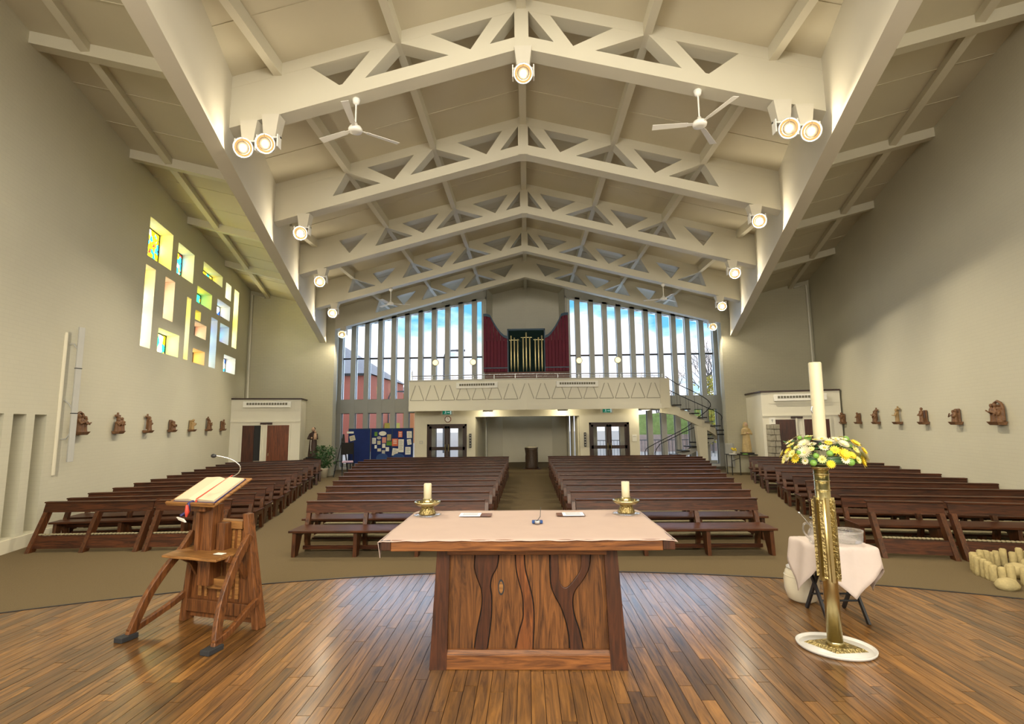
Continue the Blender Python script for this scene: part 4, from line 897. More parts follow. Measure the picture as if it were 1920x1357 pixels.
sp_ = thing('aspergillum', 'silver sprinkler wand leaning in the glass jug', 'wand', (TX-.20, TYc-.20, jz))
MB().tube([(-.17, -.03, .30), (.03, .01, .06)], .006, 8).build('shaft', 'steel', sp_); MB().ball((-.18, -.032, .31), .013, 10).build('knob', 'steel', sp_)
mb_ = thing('metal_bowl', 'silver rimmed bowl resting on top of the glass jug', 'bowl', (TX-.17, TYc-.20, jz+.212))
MB().lathe([(.03, 0), (.075, .025), (.085, .045), (.08, .045), (.07, .028), (.03, .006)], n=24).build('bowl', 'steel', mb_)
gb = thing('glass_bowl', 'wide cut glass bowl on the small linen-covered table', 'bowl', (TX+.12, TYc-.16, jz))
MB().lathe([(.09, 0), (.125, .02), (.135, .10), (.14, .13), (.133, .13), (.128, .10), (.117, .025), (.09, .008)], n=36, mod=lambda a_, z: 1+.02*math.cos(18*a_)*(z < .1)).build('body', 'crystal', gb)
pt_ = thing('ceramic_pot', 'cream glazed lidded pot on the platform behind the table', 'pot', (2.98, 5.88, PZ))
MB().lathe([(.10, 0), (.145, .03), (.17, .12), (.175, .22), (.155, .31), (.13, .345), (.125, .345)], n=32).build('body', 'ceramic', pt_)
MB().lathe([(.165, .262), (.172, .268), (.165, .275)], n=32).build('band', 'ceramic', pt_)
MB().lathe([(.14, .34), (.142, .355), (.10, .375), (.03, .385)], n=32).build('lid', 'white_cer', pt_)

# ring of upright logs with rocks (right edge)
lg = thing('log_border', 'low ring of upright split logs around rocks at the right edge', 'planter', (6.76, 7.12, 0))
rl_ = random.Random(9)
pts_ = [(.62*math.cos(t)*1.15, .62*math.sin(t)) for t in [i*2*PI/46 for i in range(46)]]
for k2, (x, y) in enumerate(pts_):
    if 3.65 < k2*2*PI/46 < 4.0: x *= .8; y *= .8
    h = .20+rl_.random()*.07; r_ = rl_.uniform(.042, .052); MB().lathe([(r_*.95, 0), (r_, .02), (r_*.97, h-.012), (r_*.7, h)], (x+rl_.uniform(-.012, .012), y+rl_.uniform(-.012, .012), 0), 7).build('log', 'stonew', lg)
lg2 = [(-.25, .1, .17, .14), (.15, .22, .19, .16), (.35, -.1, .16, .12), (-.05, -.2, .15, .12), (-.35, -.18, .10, .09), (.1, 0, .14, .18)]
for x, y, r_, h_ in lg2:
    b = MB(); b.lathe([(r_*.8, 0), (r_, h_*.4), (r_*.8, h_), (r_*.3, h_*1.25)], (x, y, 0), 12, mod=lambda a_, z, q=x: 1+.15*math.sin(3*a_+q*9)); b.build('rock', 'sand', lg)
rk = MB(); rk.lathe([(.11, 0), (.13, .05), (.09, .11), (.03, .13)], n=12, mod=lambda a_, z: 1+.18*math.sin(2*a_+1)); o = rk.build('rock', 'sand'); o.location = (5.93, 6.74, 0); tag(o, 'loose sandy rock lying just outside the log ring', 'rock')

# ------------------------------------------------------------------ spotlights
LP = [(-4.65, 7.75, 6.70, 'outer bright lamp, left end of the nearest truss'), (-4.28, 7.75, 6.76, 'inner bright lamp, left end of the nearest truss'), (.02, 7.75, 7.88, 'lamp under the apex of the nearest truss'),
      (4.29, 7.75, 6.78, 'inner of the two lamps at the right end of the nearest truss'), (4.64, 7.75, 6.72, 'outer of the two lamps at the right end of the nearest truss'),
      (-5.24, 11.2, 6.58, 'lamp at the left end of the second truss'), (5.36, 11.2, 6.63, 'lamp at the right end of the second truss'), (-6.18, 14.6, 6.41, 'lamp at the left end of the third truss'), (6.17, 14.6, 6.42, 'lamp at the right end of the third truss'),
      (-7.1, 18.0, 6.21, 'lamp at the left end of the fourth truss'), (7.07, 18.0, 6.21, 'lamp at the right end of the fourth truss'), (-7.97, 21.35, 6.03, 'dim lamp at the left top corner of the glazing'), (7.95, 21.35, 6.09, 'dim lamp at the right top corner of the glazing')]
def spot(x, y, z, label, power, mat):
    r = thing('spotlight', 'warm round spotlight, '+label, 'lamp', (x, y, z), 0, 'spotlights on the roof trusses')
    R_ = .155; ax = Vector((-x*.03, -1, -.38)).normalized(); q = ax.to_track_quat('Z', 'Y')
    def T(b_):
        b_.v = [tuple(q @ Vector(v_)) for v_ in b_.v]; return b_
    hs = T(MB().lathe([(.06, -.22), (.11, -.18), (R_, -.06), (R_+.01, .0), (R_-.005, .0), (R_-.02, -.03), (.08, -.16)], n=24)).build('housing', 'grey', r)
    T(MB().lathe([(.02, -.02), (R_-.05, -.022), (R_-.05, -.03), (.02, -.03)], n=24)).build('lens', mat, hs); T(MB().lathe([(R_-.05, -.028), (R_-.012, -.012), (R_-.008, -.03), (R_-.05, -.035)], n=24)).build('reflector_ring', 'lens_ring', hs)
    g_ = MB(); g_.lathe([(R_*.62, .0), (R_*.66, .004), (R_*.62, .008)], n=24); g_.tube([(0, 0, .004), (0, R_, .004)], .005, 5); g_.tube([(0, 0, .004), (-R_*.8, -.3*R_, .004)], .004, 5); T(g_).build('guard', 'guard', hs)
    top_ = Z0-SL*abs(x)-z
    if y > 21.3: top_ = .35
    b_ = MB(); b_.box(-R_-.03, R_+.03, .12, .17, .17, .20); b_.box(-R_-.03, -R_-.012, .05, .17, -.02, .2); b_.box(R_+.012, R_+.03, .05, .17, -.02, .2); b_.build('yoke', 'white', r)
    MB().hexa([(-.10, .12, .20), (.10, .12, .20), (.10, .30, .20), (-.10, .30, .20)], [(-.15, .12, max(.3, top_)), (.15, .12, max(.3, top_)), (.15, .34, max(.3, top_)), (-.15, .34, max(.3, top_))]).build('mounting_box', 'beam', r)
    l = bpy.data.lights.new('spot_bulb', 'SPOT'); l.energy = power; l.color = LAMP_COL; l.shadow_soft_size = .03; l.spot_size = 2.85; l.spot_blend = 1.0
    lo = bpy.data.objects.new('spot_bulb', l); lo.location = Vector(ax)*.03; lo.parent = r; COL.objects.link(lo); lo.rotation_mode = 'QUATERNION'
    lo.rotation_quaternion = Vector((-x*.04, -.45, -1) if y < 8 else (x*.03, .32, -1)).to_track_quat('-Z', 'Y')
    l = bpy.data.lights.new('stray_light', 'POINT'); l.energy = power*.045; l.color = LAMP_COL; l.shadow_soft_size = .03
    lo = bpy.data.objects.new('stray_light', l); lo.location = Vector(ax)*.05; lo.parent = r; COL.objects.link(lo)
for i, (x, y, z, lab) in enumerate(LP):
    spot(x, y, z, lab, LAMP*(.8 if i < 5 else 1.6 if i < 9 else 1.7 if i < 11 else .5), 'lens' if i < 11 else 'lens_far')
for x, lab in ((-4.42, 'outer left'), (-2.58, 'inner left'), (2.55, 'inner right'), (4.41, 'outer right')):
    r = thing('gallery_lamp', 'round yellow lamp fixed to a mullion above the gallery, %s one' % lab, 'lamp', (x, 24.3, 5.10), 0, 'round lamps above the gallery')
    MB().lathe([(.15, -.03), (.165, .0), (.15, .03)], n=24).build('rim', 'brass', r).rotation_euler = (PI/2, 0, 0)
    MB().lathe([(.02, .02), (.135, .032), (.135, .036), (.02, .05)], n=24).build('lens', 'lens_far', r).rotation_euler = (PI/2, 0, 0)
    MB().box(-.04, .04, .02, .22, -.04, .04).build('bracket', 'grey', r)
# ceiling discs under the gallery 
for x, lab in ((-1.66, 'left one above the alcove'), (1.51, 'right one above the alcove'), (5.0, 'outer one by the stairs')):
    r = thing('disc_light', 'round glowing ceiling light under the gallery, '+lab, 'lamp', (x, 21.5, 2.62), 0, 'disc lights under the gallery')
    MB().lathe([(.20, .0), (.22, .03), (.22, .078)], n=28).build('rim', 'white', r); MB().lathe([(.10, -.025), (.19, .0), (.19, .01)], n=28).build('diffuser', 'disc', r)
    l = bpy.data.lights.new('disc_bulb', 'POINT'); l.energy = 26; l.color = (1, .88, .6); l.shadow_soft_size = .04; lo = bpy.data.objects.new('disc_bulb', l); lo.location = (0, 0, -.07); lo.parent = r; COL.objects.link(lo)

# ceiling fans
def fan(x, y, ztop, zhub, label, a0, L=.72):
    r = thing('ceiling_fan', label, 'fan', (x, y, zhub), 0, 'three-bladed ceiling fans')
    MB().lathe([(.03, -.10), (.055, -.07), (.07, 0)], (0, 0, ztop-zhub), 16).build('canopy', 'white', r)
    MB().tube([(0, 0, .05), (0, 0, ztop-zhub-.08)], .014, 8).build('rod', 'white', r)
    MB().lathe([(.05, -.05), (.11, -.04), (.12, .0), (.10, .04), (.04, .07), (.03, .12)], n=24).build('motor', 'white', r)
    for k2 in range(3):
        a_ = a0+k2*2*PI/3; q = Matrix.Rotation(a_, 4, 'Z') @ Matrix.Rotation(.2, 4, 'X')
        b_ = MB(); b_.hexa([(.10, -.025, -.004), (.2, -.03, -.004), (.2, .03, -.004), (.10, .025, -.004)], [(.10, -.025, .004), (.2, -.03, .004), (.2, .03, .004), (.10, .025, .004)]); b_.hexa([(.2, -.045, -.003), (L, -.06, -.003), (L, .06, -.003), (.2, .045, -.003)], [(.2, -.045, .003), (L, -.06, .003), (L, .06, .003), (.2, .045, .003)])
        b_.v = [tuple(q @ Vector(v_)) for v_ in b_.v]; b_.build('blade', 'white', r)
def zu(x): return Z0-SL*abs(x)
fan(-2.89, 8.08, zu(2.89), 7.17, 'white ceiling fan on the left of the nearest truss', -1.45, .78)
fan(2.99, 8.08, zu(2.99), 7.10, 'white ceiling fan on the right of the nearest truss', .95, .78)
fan(-5.03, 18.3, zu(5.03), 6.60, 'small distant ceiling fan on the left, fourth truss', .3)
fan(5.08, 18.3, zu(5.08), 6.60, 'small distant ceiling fan on the right, fourth truss', 2.8)

# ------------------------------------------------------------------ carved stations
STN = ['three figures under an arched canopy', 'figures below a cross', 'a standing figure under a cross', 'two kneeling figures', 'a small square group', 'a leaning pair', 'a single robed figure']
def station(x, y, s, label, sd_, big=1.0, kind=0):
    rs = random.Random(sd_); yaw = math.atan(.253)*(-s)
    r = thing('carved_station', label, 'sculpture', (x, y, 1.97), 0, 'carved stations of the cross on the %s wall' % ('left' if s < 0 else 'right'))
    r.rotation_euler = (0, 0, (-PI/2 if s > 0 else PI/2)-math.atan(.253)*s)
    # local: -y faces the nave, x along the wall
    MB().hexa([(-.12*big, -.10, 0), (.12*big, -.10, 0), (.14*big, .03, 0), (-.14*big, .03, 0)], [(-.15*big, -.14, .07), (.15*big, -.14, .07), (.15*big, .05, .07), (-.15*big, .05, .07)]).build('ledge', 'carve', r, bevel=.01)
    b_ = MB(); nf = 3 if kind in (0, 1) else 2 if kind in (3, 4, 5) else 1
    for k2 in range(nf):
        cx_ = (k2-(nf-1)/2)*.095*big; h_ = rs.uniform(.27, .36)*(1 if kind != 3 else .85); le_ = rs.uniform(-.03, .03)
        b_.lathe([(.065, .05), (.055, .12), (.048, h_*.62+.05), (.052, h_*.78+.05), (.022, h_*.86+.05)], (cx_, -.05+rs.uniform(-.02, .02), 0), 10, sy=.9)
        b_.ball((cx_+le_*.5, -.055, h_*.86+.085), .034, 10, sz=1.25)
        b_.tube([(cx_-.045, -.06, h_*.75+.05), (cx_-.06*rs.choice((-1, 1)), -.12, h_*.52+.05), (cx_+rs.uniform(-.05, .05), -.14, h_*rs.uniform(.45, .85)+.05)], .017, 7)
        b_.tube([(cx_+.045, -.06, h_*.75+.05), (cx_+.06, -.11, h_*.5+.05)], .017, 7)
    if kind == 0: b_.tube([(-.15, 0, .08), (-.15, 0, .34), (-.10, 0, .43), (0, 0, .47), (.10, 0, .43), (.15, 0, .34), (.15, 0, .08)], .028, 7); b_.box(-.14, .14, -.0, .03, .06, .40)
    if kind in (1, 2, 5): b_.box(-.02, .02, -.02, .02, .1, .50); b_.box(-.11, .11, -.02, .02, .40, .445)
    if kind in (3, 4, 6): b_.box(-.08, .08, -.0, .03, .06, .36)
    o_ = b_.build('figures', 'carve_light' if rs.random() < .4 else 'carve', r); remesh(o_, .013)
ORDS = ['nearest the altar', 'second from the altar', 'third from the altar', 'fourth from the altar', 'fifth from the altar', 'sixth from the altar', 'farthest from the altar']
for i in range(7):
    y = 10.3+1.41*i; station(-(xw(y)-.05), y, -1, 'brown carving on the left wall, %s, %s' % (ORDS[i], STN[i]), i, 1.15 if i == 0 else .9, i)
    y = 10.3+1.40*i; station((xw(y)-.05), y, 1, 'brown carving on the right wall, %s, %s' % (ORDS[i], STN[(0, 3, 6, 2, 5, 6, 4)[i]]), 20+i, 1.15 if i == 0 else .9, (0, 3, 6, 2, 5, 6, 4)[i])

# radiant strip heater on the left wall, plus a strip imitating shadow and niche
r = thing('wall_heater', 'tall grey strip heater held off the left wall on brackets', 'heater', (-(xw(9.93)), 9.93, 1.4), -math.atan(.253))
MB().box(.20, .24, -.055, .055, .05, 2.75).build('panel', 'grey', r, bevel=.008)
MB().tube([(.0, -.1, .5), (.14, -.06, .5), (.205, -.04, .6)], .014, 8).build('bracket', 'grey', r); MB().tube([(.0, -.1, 1.3), (.14, -.06, 1.2), (.205, -.04, 1.1)], .014, 8).build('bracket', 'grey', r); MB().tube([(.0, -.1, 2.4), (.14, -.06, 2.4), (.205, -.04, 2.3)], .014, 8).build('bracket', 'grey', r)
MB().tube([(.19, -.02, .1), (.19, -.02, 2.4)], .008, 6).build('cable', 'grey', r)
MB().box(.195, .245, -.058, .058, 1.0, 1.015).build('joint', 'black', r); MB().box(.195, .245, -.058, .058, 1.9, 1.915).build('joint', 'black', r)
r = thing('wall_heater', 'pale strip imitating the shadow and niche on the left wall behind the grey heater', 'heater', (-(xw(9.72)), 9.70, 1.2), -math.atan(.253))
MB().lathe([(.03, 0), (.035, .02), (.035, 2.75), (.02, 2.82)], (.02, 0, 0), 14, sx=.5).build('panel', 'plaster', r)
# down pipes in the end wall corners
for s, nm in ((-1, 'left'), (1, 'right')):
    x = s*(xw(YF)-.14); b = MB(); b.tube([(x, YF-.08, 3.3 if s < 0 else 3.3), (x, YF-.08, aisle(x, YF)-.18), (s*(abs(x)-.55), YF-.08, aisle(abs(x)-.55, YF)-.18)], .045, 10)
    o = b.build('rainwater_pipe', 'pale'); tag(o, 'cream pipe running up the %s rear corner of the church' % nm, 'pipe')

# ------------------------------------------------------------------ confessionals
def confess(s, x_in, y_in, x_out, y_out, xc, yc, label):
    r = thing('confessional', label, 'confessional', (0, 0, 0)); xo2 = s*(xw(YF)-.03)
    foot = [(x_in, y_in), (x_out, y_out), (xo2, YF-.02), (xc, YF-.02)]
    MB().prism(foot, 0, 3.18, 'xy').build('body', 'pale', r)
    out = [(x_in-s*.04, y_in-.05), (x_out, y_out-.05), (xo2, YF-.02), (xc-s*.05, YF-.02)]
    MB().prism(out, 3.18, 3.24, 'xy').build('cornice', 'doorframe', r)
    D = Vector((x_out-x_in, y_out-y_in)); Ln = D.length; D /= Ln; nrm = Vector((D.y, -D.x))
    if nrm.y > 0: nrm = -nrm
    def fp(t, z, d): return (x_in+D.x*t+nrm.x*d, y_in+D.y*t+nrm.y*d, z)
    def fb(t0, t1, z0, z1, d0, d1): return MB().hexa([fp(t0, z0, d0), fp(t1, z0, d0), fp(t1, z0, d1), fp(t0, z0, d1)], [fp(t0, z1, d0), fp(t1, z1, d0), fp(t1, z1, d1), fp(t0, z1, d1)])
    fb(-.0, Ln, 2.28, 2.33, 0, .04).build('moulding', 'pale', r)
    fb(.25, Ln, 2.75, 3.1, 0, .015).build('raised_panel', 'pale', r)
    return r, fb, Ln, fp, nrm
r, fb, Ln, fp, nrm = confess(-1, -9.22, 20.42, -11.85, 19.80, -9.5, 21.5, 'cream confessional with two brown doors at the rear left')
vl = 'brown'
fb(.40, 1.23, .02, 2.15, 0, .05).build('door', 'door_light', r); fb(1.72, 2.15, .02, 2.15, .0, .05).build('door', 'door', r); fb(1.48, 1.72, .02, 2.15, .0, .02).build('opening_shade_panel', 'blackmat', r)  # flat black panel painted in for the dark inside the ajar door
fb(1.48, 1.70, .3, .75, .02, .03).build('notice', 'ceramic', r); fb(1.05, 1.50, 2.18, 2.26, .04, .06).build('sign_plate', 'doorframe', r)
for t_ in (.36, 1.23, 1.42, 2.15): fb(t_, t_+.05, 0, 2.2, .0, .06).build('door_jamb', 'pale', r)
MB().tube([fp(1.16, .95, .06), fp(1.16, 1.05, .06)], .012).build('handle', 'brass', r)
vent_box((-9.22-11.85)/2+.1, (20.42+19.80)/2-.02, 2.86, 1.78, math.atan2(.62, 2.63), 'white air heater on the left confessional front')
r, fb, Ln, fp, nrm = confess(1, 8.95, 19.6, 11.45, 18.85, 9.2, 21.5, 'cream confessional with dark doors at the rear right')
fb(.27, 1.10, .02, 2.15, 0, .05).build('door', 'door', r); fb(1.38, 2.2, .02, 2.15, .0, .05).build('door', 'door', r); fb(.95, 1.35, 2.18, 2.26, .04, .06).build('sign_plate', 'doorframe', r)
for t_ in (.22, 1.10, 1.33, 2.2): fb(t_, t_+.05, 0, 2.2, .0, .06).build('door_jamb', 'pale', r)
vent_box((8.95+11.45)/2-.02, (19.6+18.85)/2-.03, 2.84, 1.75, math.atan2(-.75, 2.5), 'white air heater on the right confessional front')

# statues
def figure(name, mats, x, y, z, H, label, cat, child=False, hood=False):
    r = thing(name, label, cat, (x, y, z)); k2 = H/1.25
    b_ = MB(); b_.lathe([(.19*k2, 0), (.20*k2, .03*k2), (.165*k2, .45*k2), (.14*k2, .72*k2), (.16*k2, .92*k2), (.15*k2, .99*k2), (.06*k2, 1.04*k2), (.045*k2, 1.09*k2)], (0, 0, 0), 24, sy=.75, mod=lambda a_, z_: 1+(.05*math.cos(9*a_) if z_ < .7*k2 else 0))
    b_.tube([(-.13*k2, 0, .95*k2), (-.19*k2, -.06*k2, .76*k2), (-.06*k2, -.15*k2, .78*k2)], [.055*k2, .055*k2, .04*k2], 8)
    b_.tube([(.13*k2, 0, .95*k2), (.19*k2, -.06*k2, .76*k2), (.06*k2, -.15*k2, .80*k2)], [.055*k2, .055*k2, .04*k2], 8)
    if hood: b_.lathe([(.10*k2, .95*k2), (.105*k2, 1.12*k2), (.07*k2, 1.24*k2), (.02*k2, 1.27*k2)], (0, .02, 0), 16)
    o_ = b_.build('robe', mats[0], r); remesh(o_, .014*k2)
    h_ = MB(); h_.ball((0, -.02*k2, 1.15*k2), .075*k2, 14, sz=1.2); h_.ball((0, -.09*k2, 1.14*k2), .014*k2, 8); MB().ball((-.0, -.16*k2, .80*k2), .035*k2, 8).build('hands', 'skin', r)
    o_ = h_.build('head', 'skin', r); 
    e_ = MB(); e_.ball((-.025*k2, -.085*k2, 1.165*k2), .009*k2, 6); e_.ball((.025*k2, -.085*k2, 1.165*k2), .009*k2, 6); e_.box(-.02*k2, .02*k2, -.10*k2, -.085*k2, 1.10*k2, 1.107*k2); e_.build('face_marks', 'black', r)
    if not hood: MB().lathe([(.078*k2, 1.15*k2), (.08*k2, 1.19*k2), (.05*k2, 1.235*k2), (.01, 1.24*k2)], (0, .005, 0), 14).build('hair', 'habit', r)
    if child:
        c_ = MB(); c_.lathe([(.06, .72*k2), (.065, .85*k2), (.05, .98*k2), (.02, 1.0*k2)], (.13*k2, -.12*k2, 0), 12); c_.ball((.13*k2, -.13*k2, 1.05*k2), .045*k2, 10); c_.tube([(.13*k2, -.12*k2, .92*k2), (.2*k2, -.16*k2, .98*k2)], .016, 6); c_.build('child', 'skin', r)
        MB().tube([(-.03, -.145*k2, .72*k2), (-.035, -.155*k2, .4*k2), (-.02, -.16*k2, .25*k2)], .010, 6).build('cord', 'paper', r)
    MB().box(-.22*k2, .22*k2, -.2*k2, .2*k2, -.05, .0).build('base', 'black', r, bevel=.01)
    return r
pd = thing('statue_plinth', 'dark plinth carrying the friar statue beside the left confessional', 'plinth', (-8.85, 20.9, 0))
MB().box(-.30, .24, -.25, .25, .74, .79).build('top_slab', 'doorframe', pd); MB().box(-.22, .16, -.18, .2, 0, .74).build('shaft', 'doorframe', pd)
figure('friar_statue', ['habit'], -8.87, 20.9, .84, 1.22, 'statue of a friar in brown habit holding a child, rear left', 'statue', True)
tbx = thing('leaflet_table', 'black folding table with leaflets by the right rear wall', 'table', (8.65, 20.75, 0))
MB().box(-.65, .65, -.3, .3, .77, .80).build('table_top', 'black', tbx)
for x, y in ((-.6, -.25), (-.28, -.25), (.55, -.25), (-.6, .25), (.55, .25)): MB().tube([(x, y, 0), (x, y, .77)], .018, 8).build('leg', 'black', tbx)
MB().tube([(-.6, -.25, .55), (-.28, -.25, .66)], .012, 6).build('brace', 'black', tbx)
figure('robed_statue', ['statue_gold'], 8.80, 20.8, .86, 1.2, 'cream and gold robed statue of a veiled woman, rear right', 'statue', False, True)
for x, y, lab, mt_, w_, rz in ((8.15, 20.6, 'white open leaflet nearest the window', 'paper', .18, .3), (8.38, 20.58, 'dark stack of booklets', 'doorframe', .14, .1), (8.60, 20.55, 'green booklet', 'hedge', .16, -.2), (9.12, 20.6, 'pale booklet beside the statue', 'ceramic', .13, .4)):
    r = thing('leaflet', lab+' on the black leaflet table', 'leaflet', (x, y, .802), rz); MB().box(-w_*.55, w_*.55, -.1, .1, 0, .025).build('sheet', mt_, r)
r = thing('flower_bunch', 'small yellow flowers in a pot on the leaflet table', 'flowers', (8.3, 20.85, .802)); MB().lathe([(.05, 0), (.07, .1)], n=12).build('pot', 'ceramic', r)
for k2 in range(9): MB().ball((rf.uniform(-.1, .1), rf.uniform(-.08, .08), rf.uniform(.12, .22)), .035, 8).build('bloom', 'petal_y', r)
# stone niche column
sc_ = thing('stone_column', 'rough grey stone grotto column beside the right confessional', 'column', (9.22, 19.5, 0), 0)
rs = random.Random(4); z = 0
while z < 1.82:
    h_ = rs.uniform(.18, .30); nst = 2
    xs_ = sorted([-.2, .2]+[rs.uniform(-.06, .06) for _ in range(nst-1)])
    for a_, c_ in zip(xs_[:-1], xs_[1:]):
        MB().hexa([(a_+.008, -.26+rs.uniform(0, .03), z+.006), (c_-.008, -.26+rs.uniform(0, .03), z+.006), (c_-.008, .05, z+.006), (a_+.008, .05, z+.006)], [(a_+.012, -.25+rs.uniform(0, .03), z+h_-.006), (c_-.012, -.25+rs.uniform(0, .03), z+h_-.006), (c_-.012, .05, z+h_-.006), (a_+.012, .05, z+h_-.006)]).build('stone', 'stone', sc_, bevel=.012)
    z += h_
r = thing('white_notice', 'small white notice with a cross above the stone column', 'notice', (9.22, 19.42, 1.98), -.15); MB().box(-.11, .11, -.01, .0, 0, .24).build('sheet', 'white', r); MB().box(-.008, .008, -.014, -.01, .07, .18).build('cross_mark', 'ink', r); MB().box(-.035, .035, -.014, -.01, .14, .152).build('cross_mark', 'ink', r)

# plant, easel and chair at the left rear
pt2 = thing('potted_shrub', 'dark green leafy pot plant beside the left pews at the back', 'plant', (-8.38, 20.85, 0))
MB().lathe([(.14, 0), (.19, .35), (.20, .38), (.17, .38)], n=18).build('pot', 'ceramic', pt2)
b = MB(); rp_ = random.Random(2)
for k2 in range(14):
    a_ = rp_.random()*6.28; d = Vector((math.cos(a_)*.4, math.sin(a_)*.35, rp_.uniform(.45, .95))); b.tube([(0, 0, .35), tuple(Vector((0, 0, .35))+d*.5), tuple(Vector((0, 0, .35))+d)], .008, 5)
b.build('stems', 'leaf', pt2, kind='stuff')
b = MB()
for k2 in range(420):
    p = Vector((rp_.gauss(0, .22), rp_.gauss(0, .18), rp_.uniform(.45, 1.25))); d = Vector((rp_.uniform(-1, 1), rp_.uniform(-1, 1), rp_.uniform(-.6, .7))).normalized()*.13; s_ = d.orthogonal().normalized()*.03
    b.add([p, p+d*.5+s_, p+d, p+d*.5-s_], [(0, 1, 2, 3)])
b.build('leaves', 'leaf', pt2, kind='stuff')
ch = thing('folding_chair', 'black framed chair with lilac seat beside the blue noticeboard', 'chair', (-7.35, 20.75, 0), .3)
for s in (-1, 1):
    MB().tube([(s*.22, .25, 0), (s*.22, -.05, .62), (s*.21, -.20, 1.45)], .02, 8).build('frame_rail', 'black', ch); MB().tube([(s*.2, -.35, 0), (s*.2, .22, .60)], .02, 8).build('leg', 'black', ch)
MB().box(-.22, .22, -.12, .35, .60, .67).build('seat', 'lilac', ch, bevel=.02); MB().hexa([(-.22, -.12, .95), (.22, -.12, .95), (.22, -.09, .95), (-.22, -.09, .95)], [(-.20, -.21, 1.42), (.20, -.21, 1.42), (.20, -.18, 1.42), (-.20, -.18, 1.42)]).build('backrest', 'black', ch)
ea = thing('easel', 'tall black tripod stand by the left edge of the glazing', 'easel', (-7.72, 21.2, 0), 0)
for x, y in ((-.3, -.2), (.35, -.2), (.1, .35)): MB().tube([(x, y, 0), (.0, 0, 1.75)], .018, 8).build('leg', 'black', ea)
MB().hexa([(-.05, -.1, .9), (.16, -.1, .9), (.16, -.07, .9), (-.05, -.07, .9)], [(-.02, -.05, 1.75), (.05, -.05, 1.75), (.05, -.02, 1.75), (-.02, -.02, 1.75)]).build('black_cloth', 'blackmat', ea); MB().box(-.25, .3, -.14, -.1, .62, .65).build('tray', 'black', ea)
# noticeboard with pinned sheets
nb = thing('noticeboard', 'long dark blue folding noticeboard before the left windows', 'noticeboard', (0, 22.35, 0))
for a_, c_, yy_ in ((-7.9, -6.95, .0), (-6.93, -5.98, .12), (-5.96, -5.05, .0)):
    MB().box(a_, c_, yy_, yy_+.04, .45, 1.95).build('board', 'blue', nb); b = MB(); b.box(a_-.015, a_+.01, yy_-.01, yy_+.05, .43, 1.97); b.box(c_-.01, c_+.015, yy_-.01, yy_+.05, .43, 1.97); b.box(a_, c_, yy_-.01, yy_+.05, 1.94, 1.97); b.build('board_frame', 'navytrim', nb)
    for x in (a_+.1, c_-.1): MB().box(x-.02, x+.02, yy_-.25, yy_+.3, 0, .04).build('foot', 'black', nb); MB().box(x-.02, x+.02, yy_, yy_+.04, .04, .45).build('leg', 'black', nb)
SHEETS = [(-7.83, 1.80, .30, .09, 'paper', 0, 'cream strip heading at the top left'), (-7.73, 1.55, .24, .22, 'ceramic', -.25, 'tilted cream square below the heading strip'),
          (-6.72, 1.72, .13, .18, 'hedge', 0, 'small green photo at the top'), (-6.42, 1.74, .34, .20, 'paper', 0, 'pale oval centrepiece'), (-6.80, 1.42, .17, .26, 'paper', 0, 'white and red portrait at the left of the photos'), (-6.58, 1.55, .20, .14, 'grey', 0, 'grey landscape photo under the oval'),
          (-6.58, 1.34, .15, .17, 'petal_w', 0, 'pinkish small photo in the middle column'), (-6.35, 1.45, .18, .25, 'petal_p', 0, 'pink portrait photo right of centre'), (-6.13, 1.56, .18, .28, 'sand', 0, 'tan photo with caption at the right'), (-6.12, 1.30, .24, .18, 'hedge', .05, 'teal landscape photo below the tan one'),
          (-6.72, 1.16, .10, .15, 'white', 0, 'narrow white card low on the left'), (-6.36, 1.20, .14, .18, 'paper', 0, 'white portrait in the lower middle'), (-6.56, 1.02, .16, .13, 'ceramic', 0, 'cream card at the lower left'), (-6.20, 1.05, .15, .18, 'white', 0, 'white card at the lower right'), (-6.37, .92, .14, .18, 'grey', 0, 'lowest grey photo'),
          (-5.60, 1.70, .18, .26, 'orange', 0, 'upper orange poster'), (-5.83, 1.35, .26, .32, 'orange', 0, 'lower orange poster with white lettering'), (-5.56, 1.20, .24, .56, 'paper', 0, 'tall cream notice in the middle of the right board'), (-5.82, .93, .25, .32, 'paper', .12, 'slightly tilted notice at the bottom'),
          (-5.20, 1.68, .22, .30, 'paper', -.03, 'white notice at the top right'), (-5.20, 1.36, .18, .24, 'paper', -.15, 'tilted small note at the right edge'), (-5.25, .98, .24, .33, 'white', 0, 'printed sheet at the bottom right')]
for x, z, w_, h_, mt_, rot, lab in SHEETS:
    yy_ = 22.335+(.12 if -6.93 < x < -5.98 else 0)
    r = thing('pinned_sheet', lab+' of the blue noticeboard', 'paper', (x, yy_, z), 0, 'sheets pinned to the blue noticeboard'); r.rotation_euler = (0, rot, 0)
    if 'oval' in lab: b = MB(); b.prism([(w_/2*math.cos(t), h_/2*math.sin(t)) for t in [i*PI/8 for i in range(16)]], -.006, .004); b.build('sheet', mt_, r)
    else: MB().box(-w_/2, w_/2, -.006, .004, -h_/2, h_/2).build('sheet', mt_, r)
    if mt_ in ('paper', 'white', 'ceramic') and h_ > .2:
        for k2 in range(int(h_/.06)): MB().box(-w_*.35, w_*.35*(1 if k2 % 3 else .6), -.009, -.006, h_/2-.06-k2*.05, h_/2-.048-k2*.05).build('text_line', 'ink', r)
    if mt_ == 'orange':
        for k2 in range(3): MB().box(-w_*.3, w_*.3, -.009, -.006, h_/2-.08-k2*.07, h_/2-.05-k2*.07).build('text_line', 'paper', r)
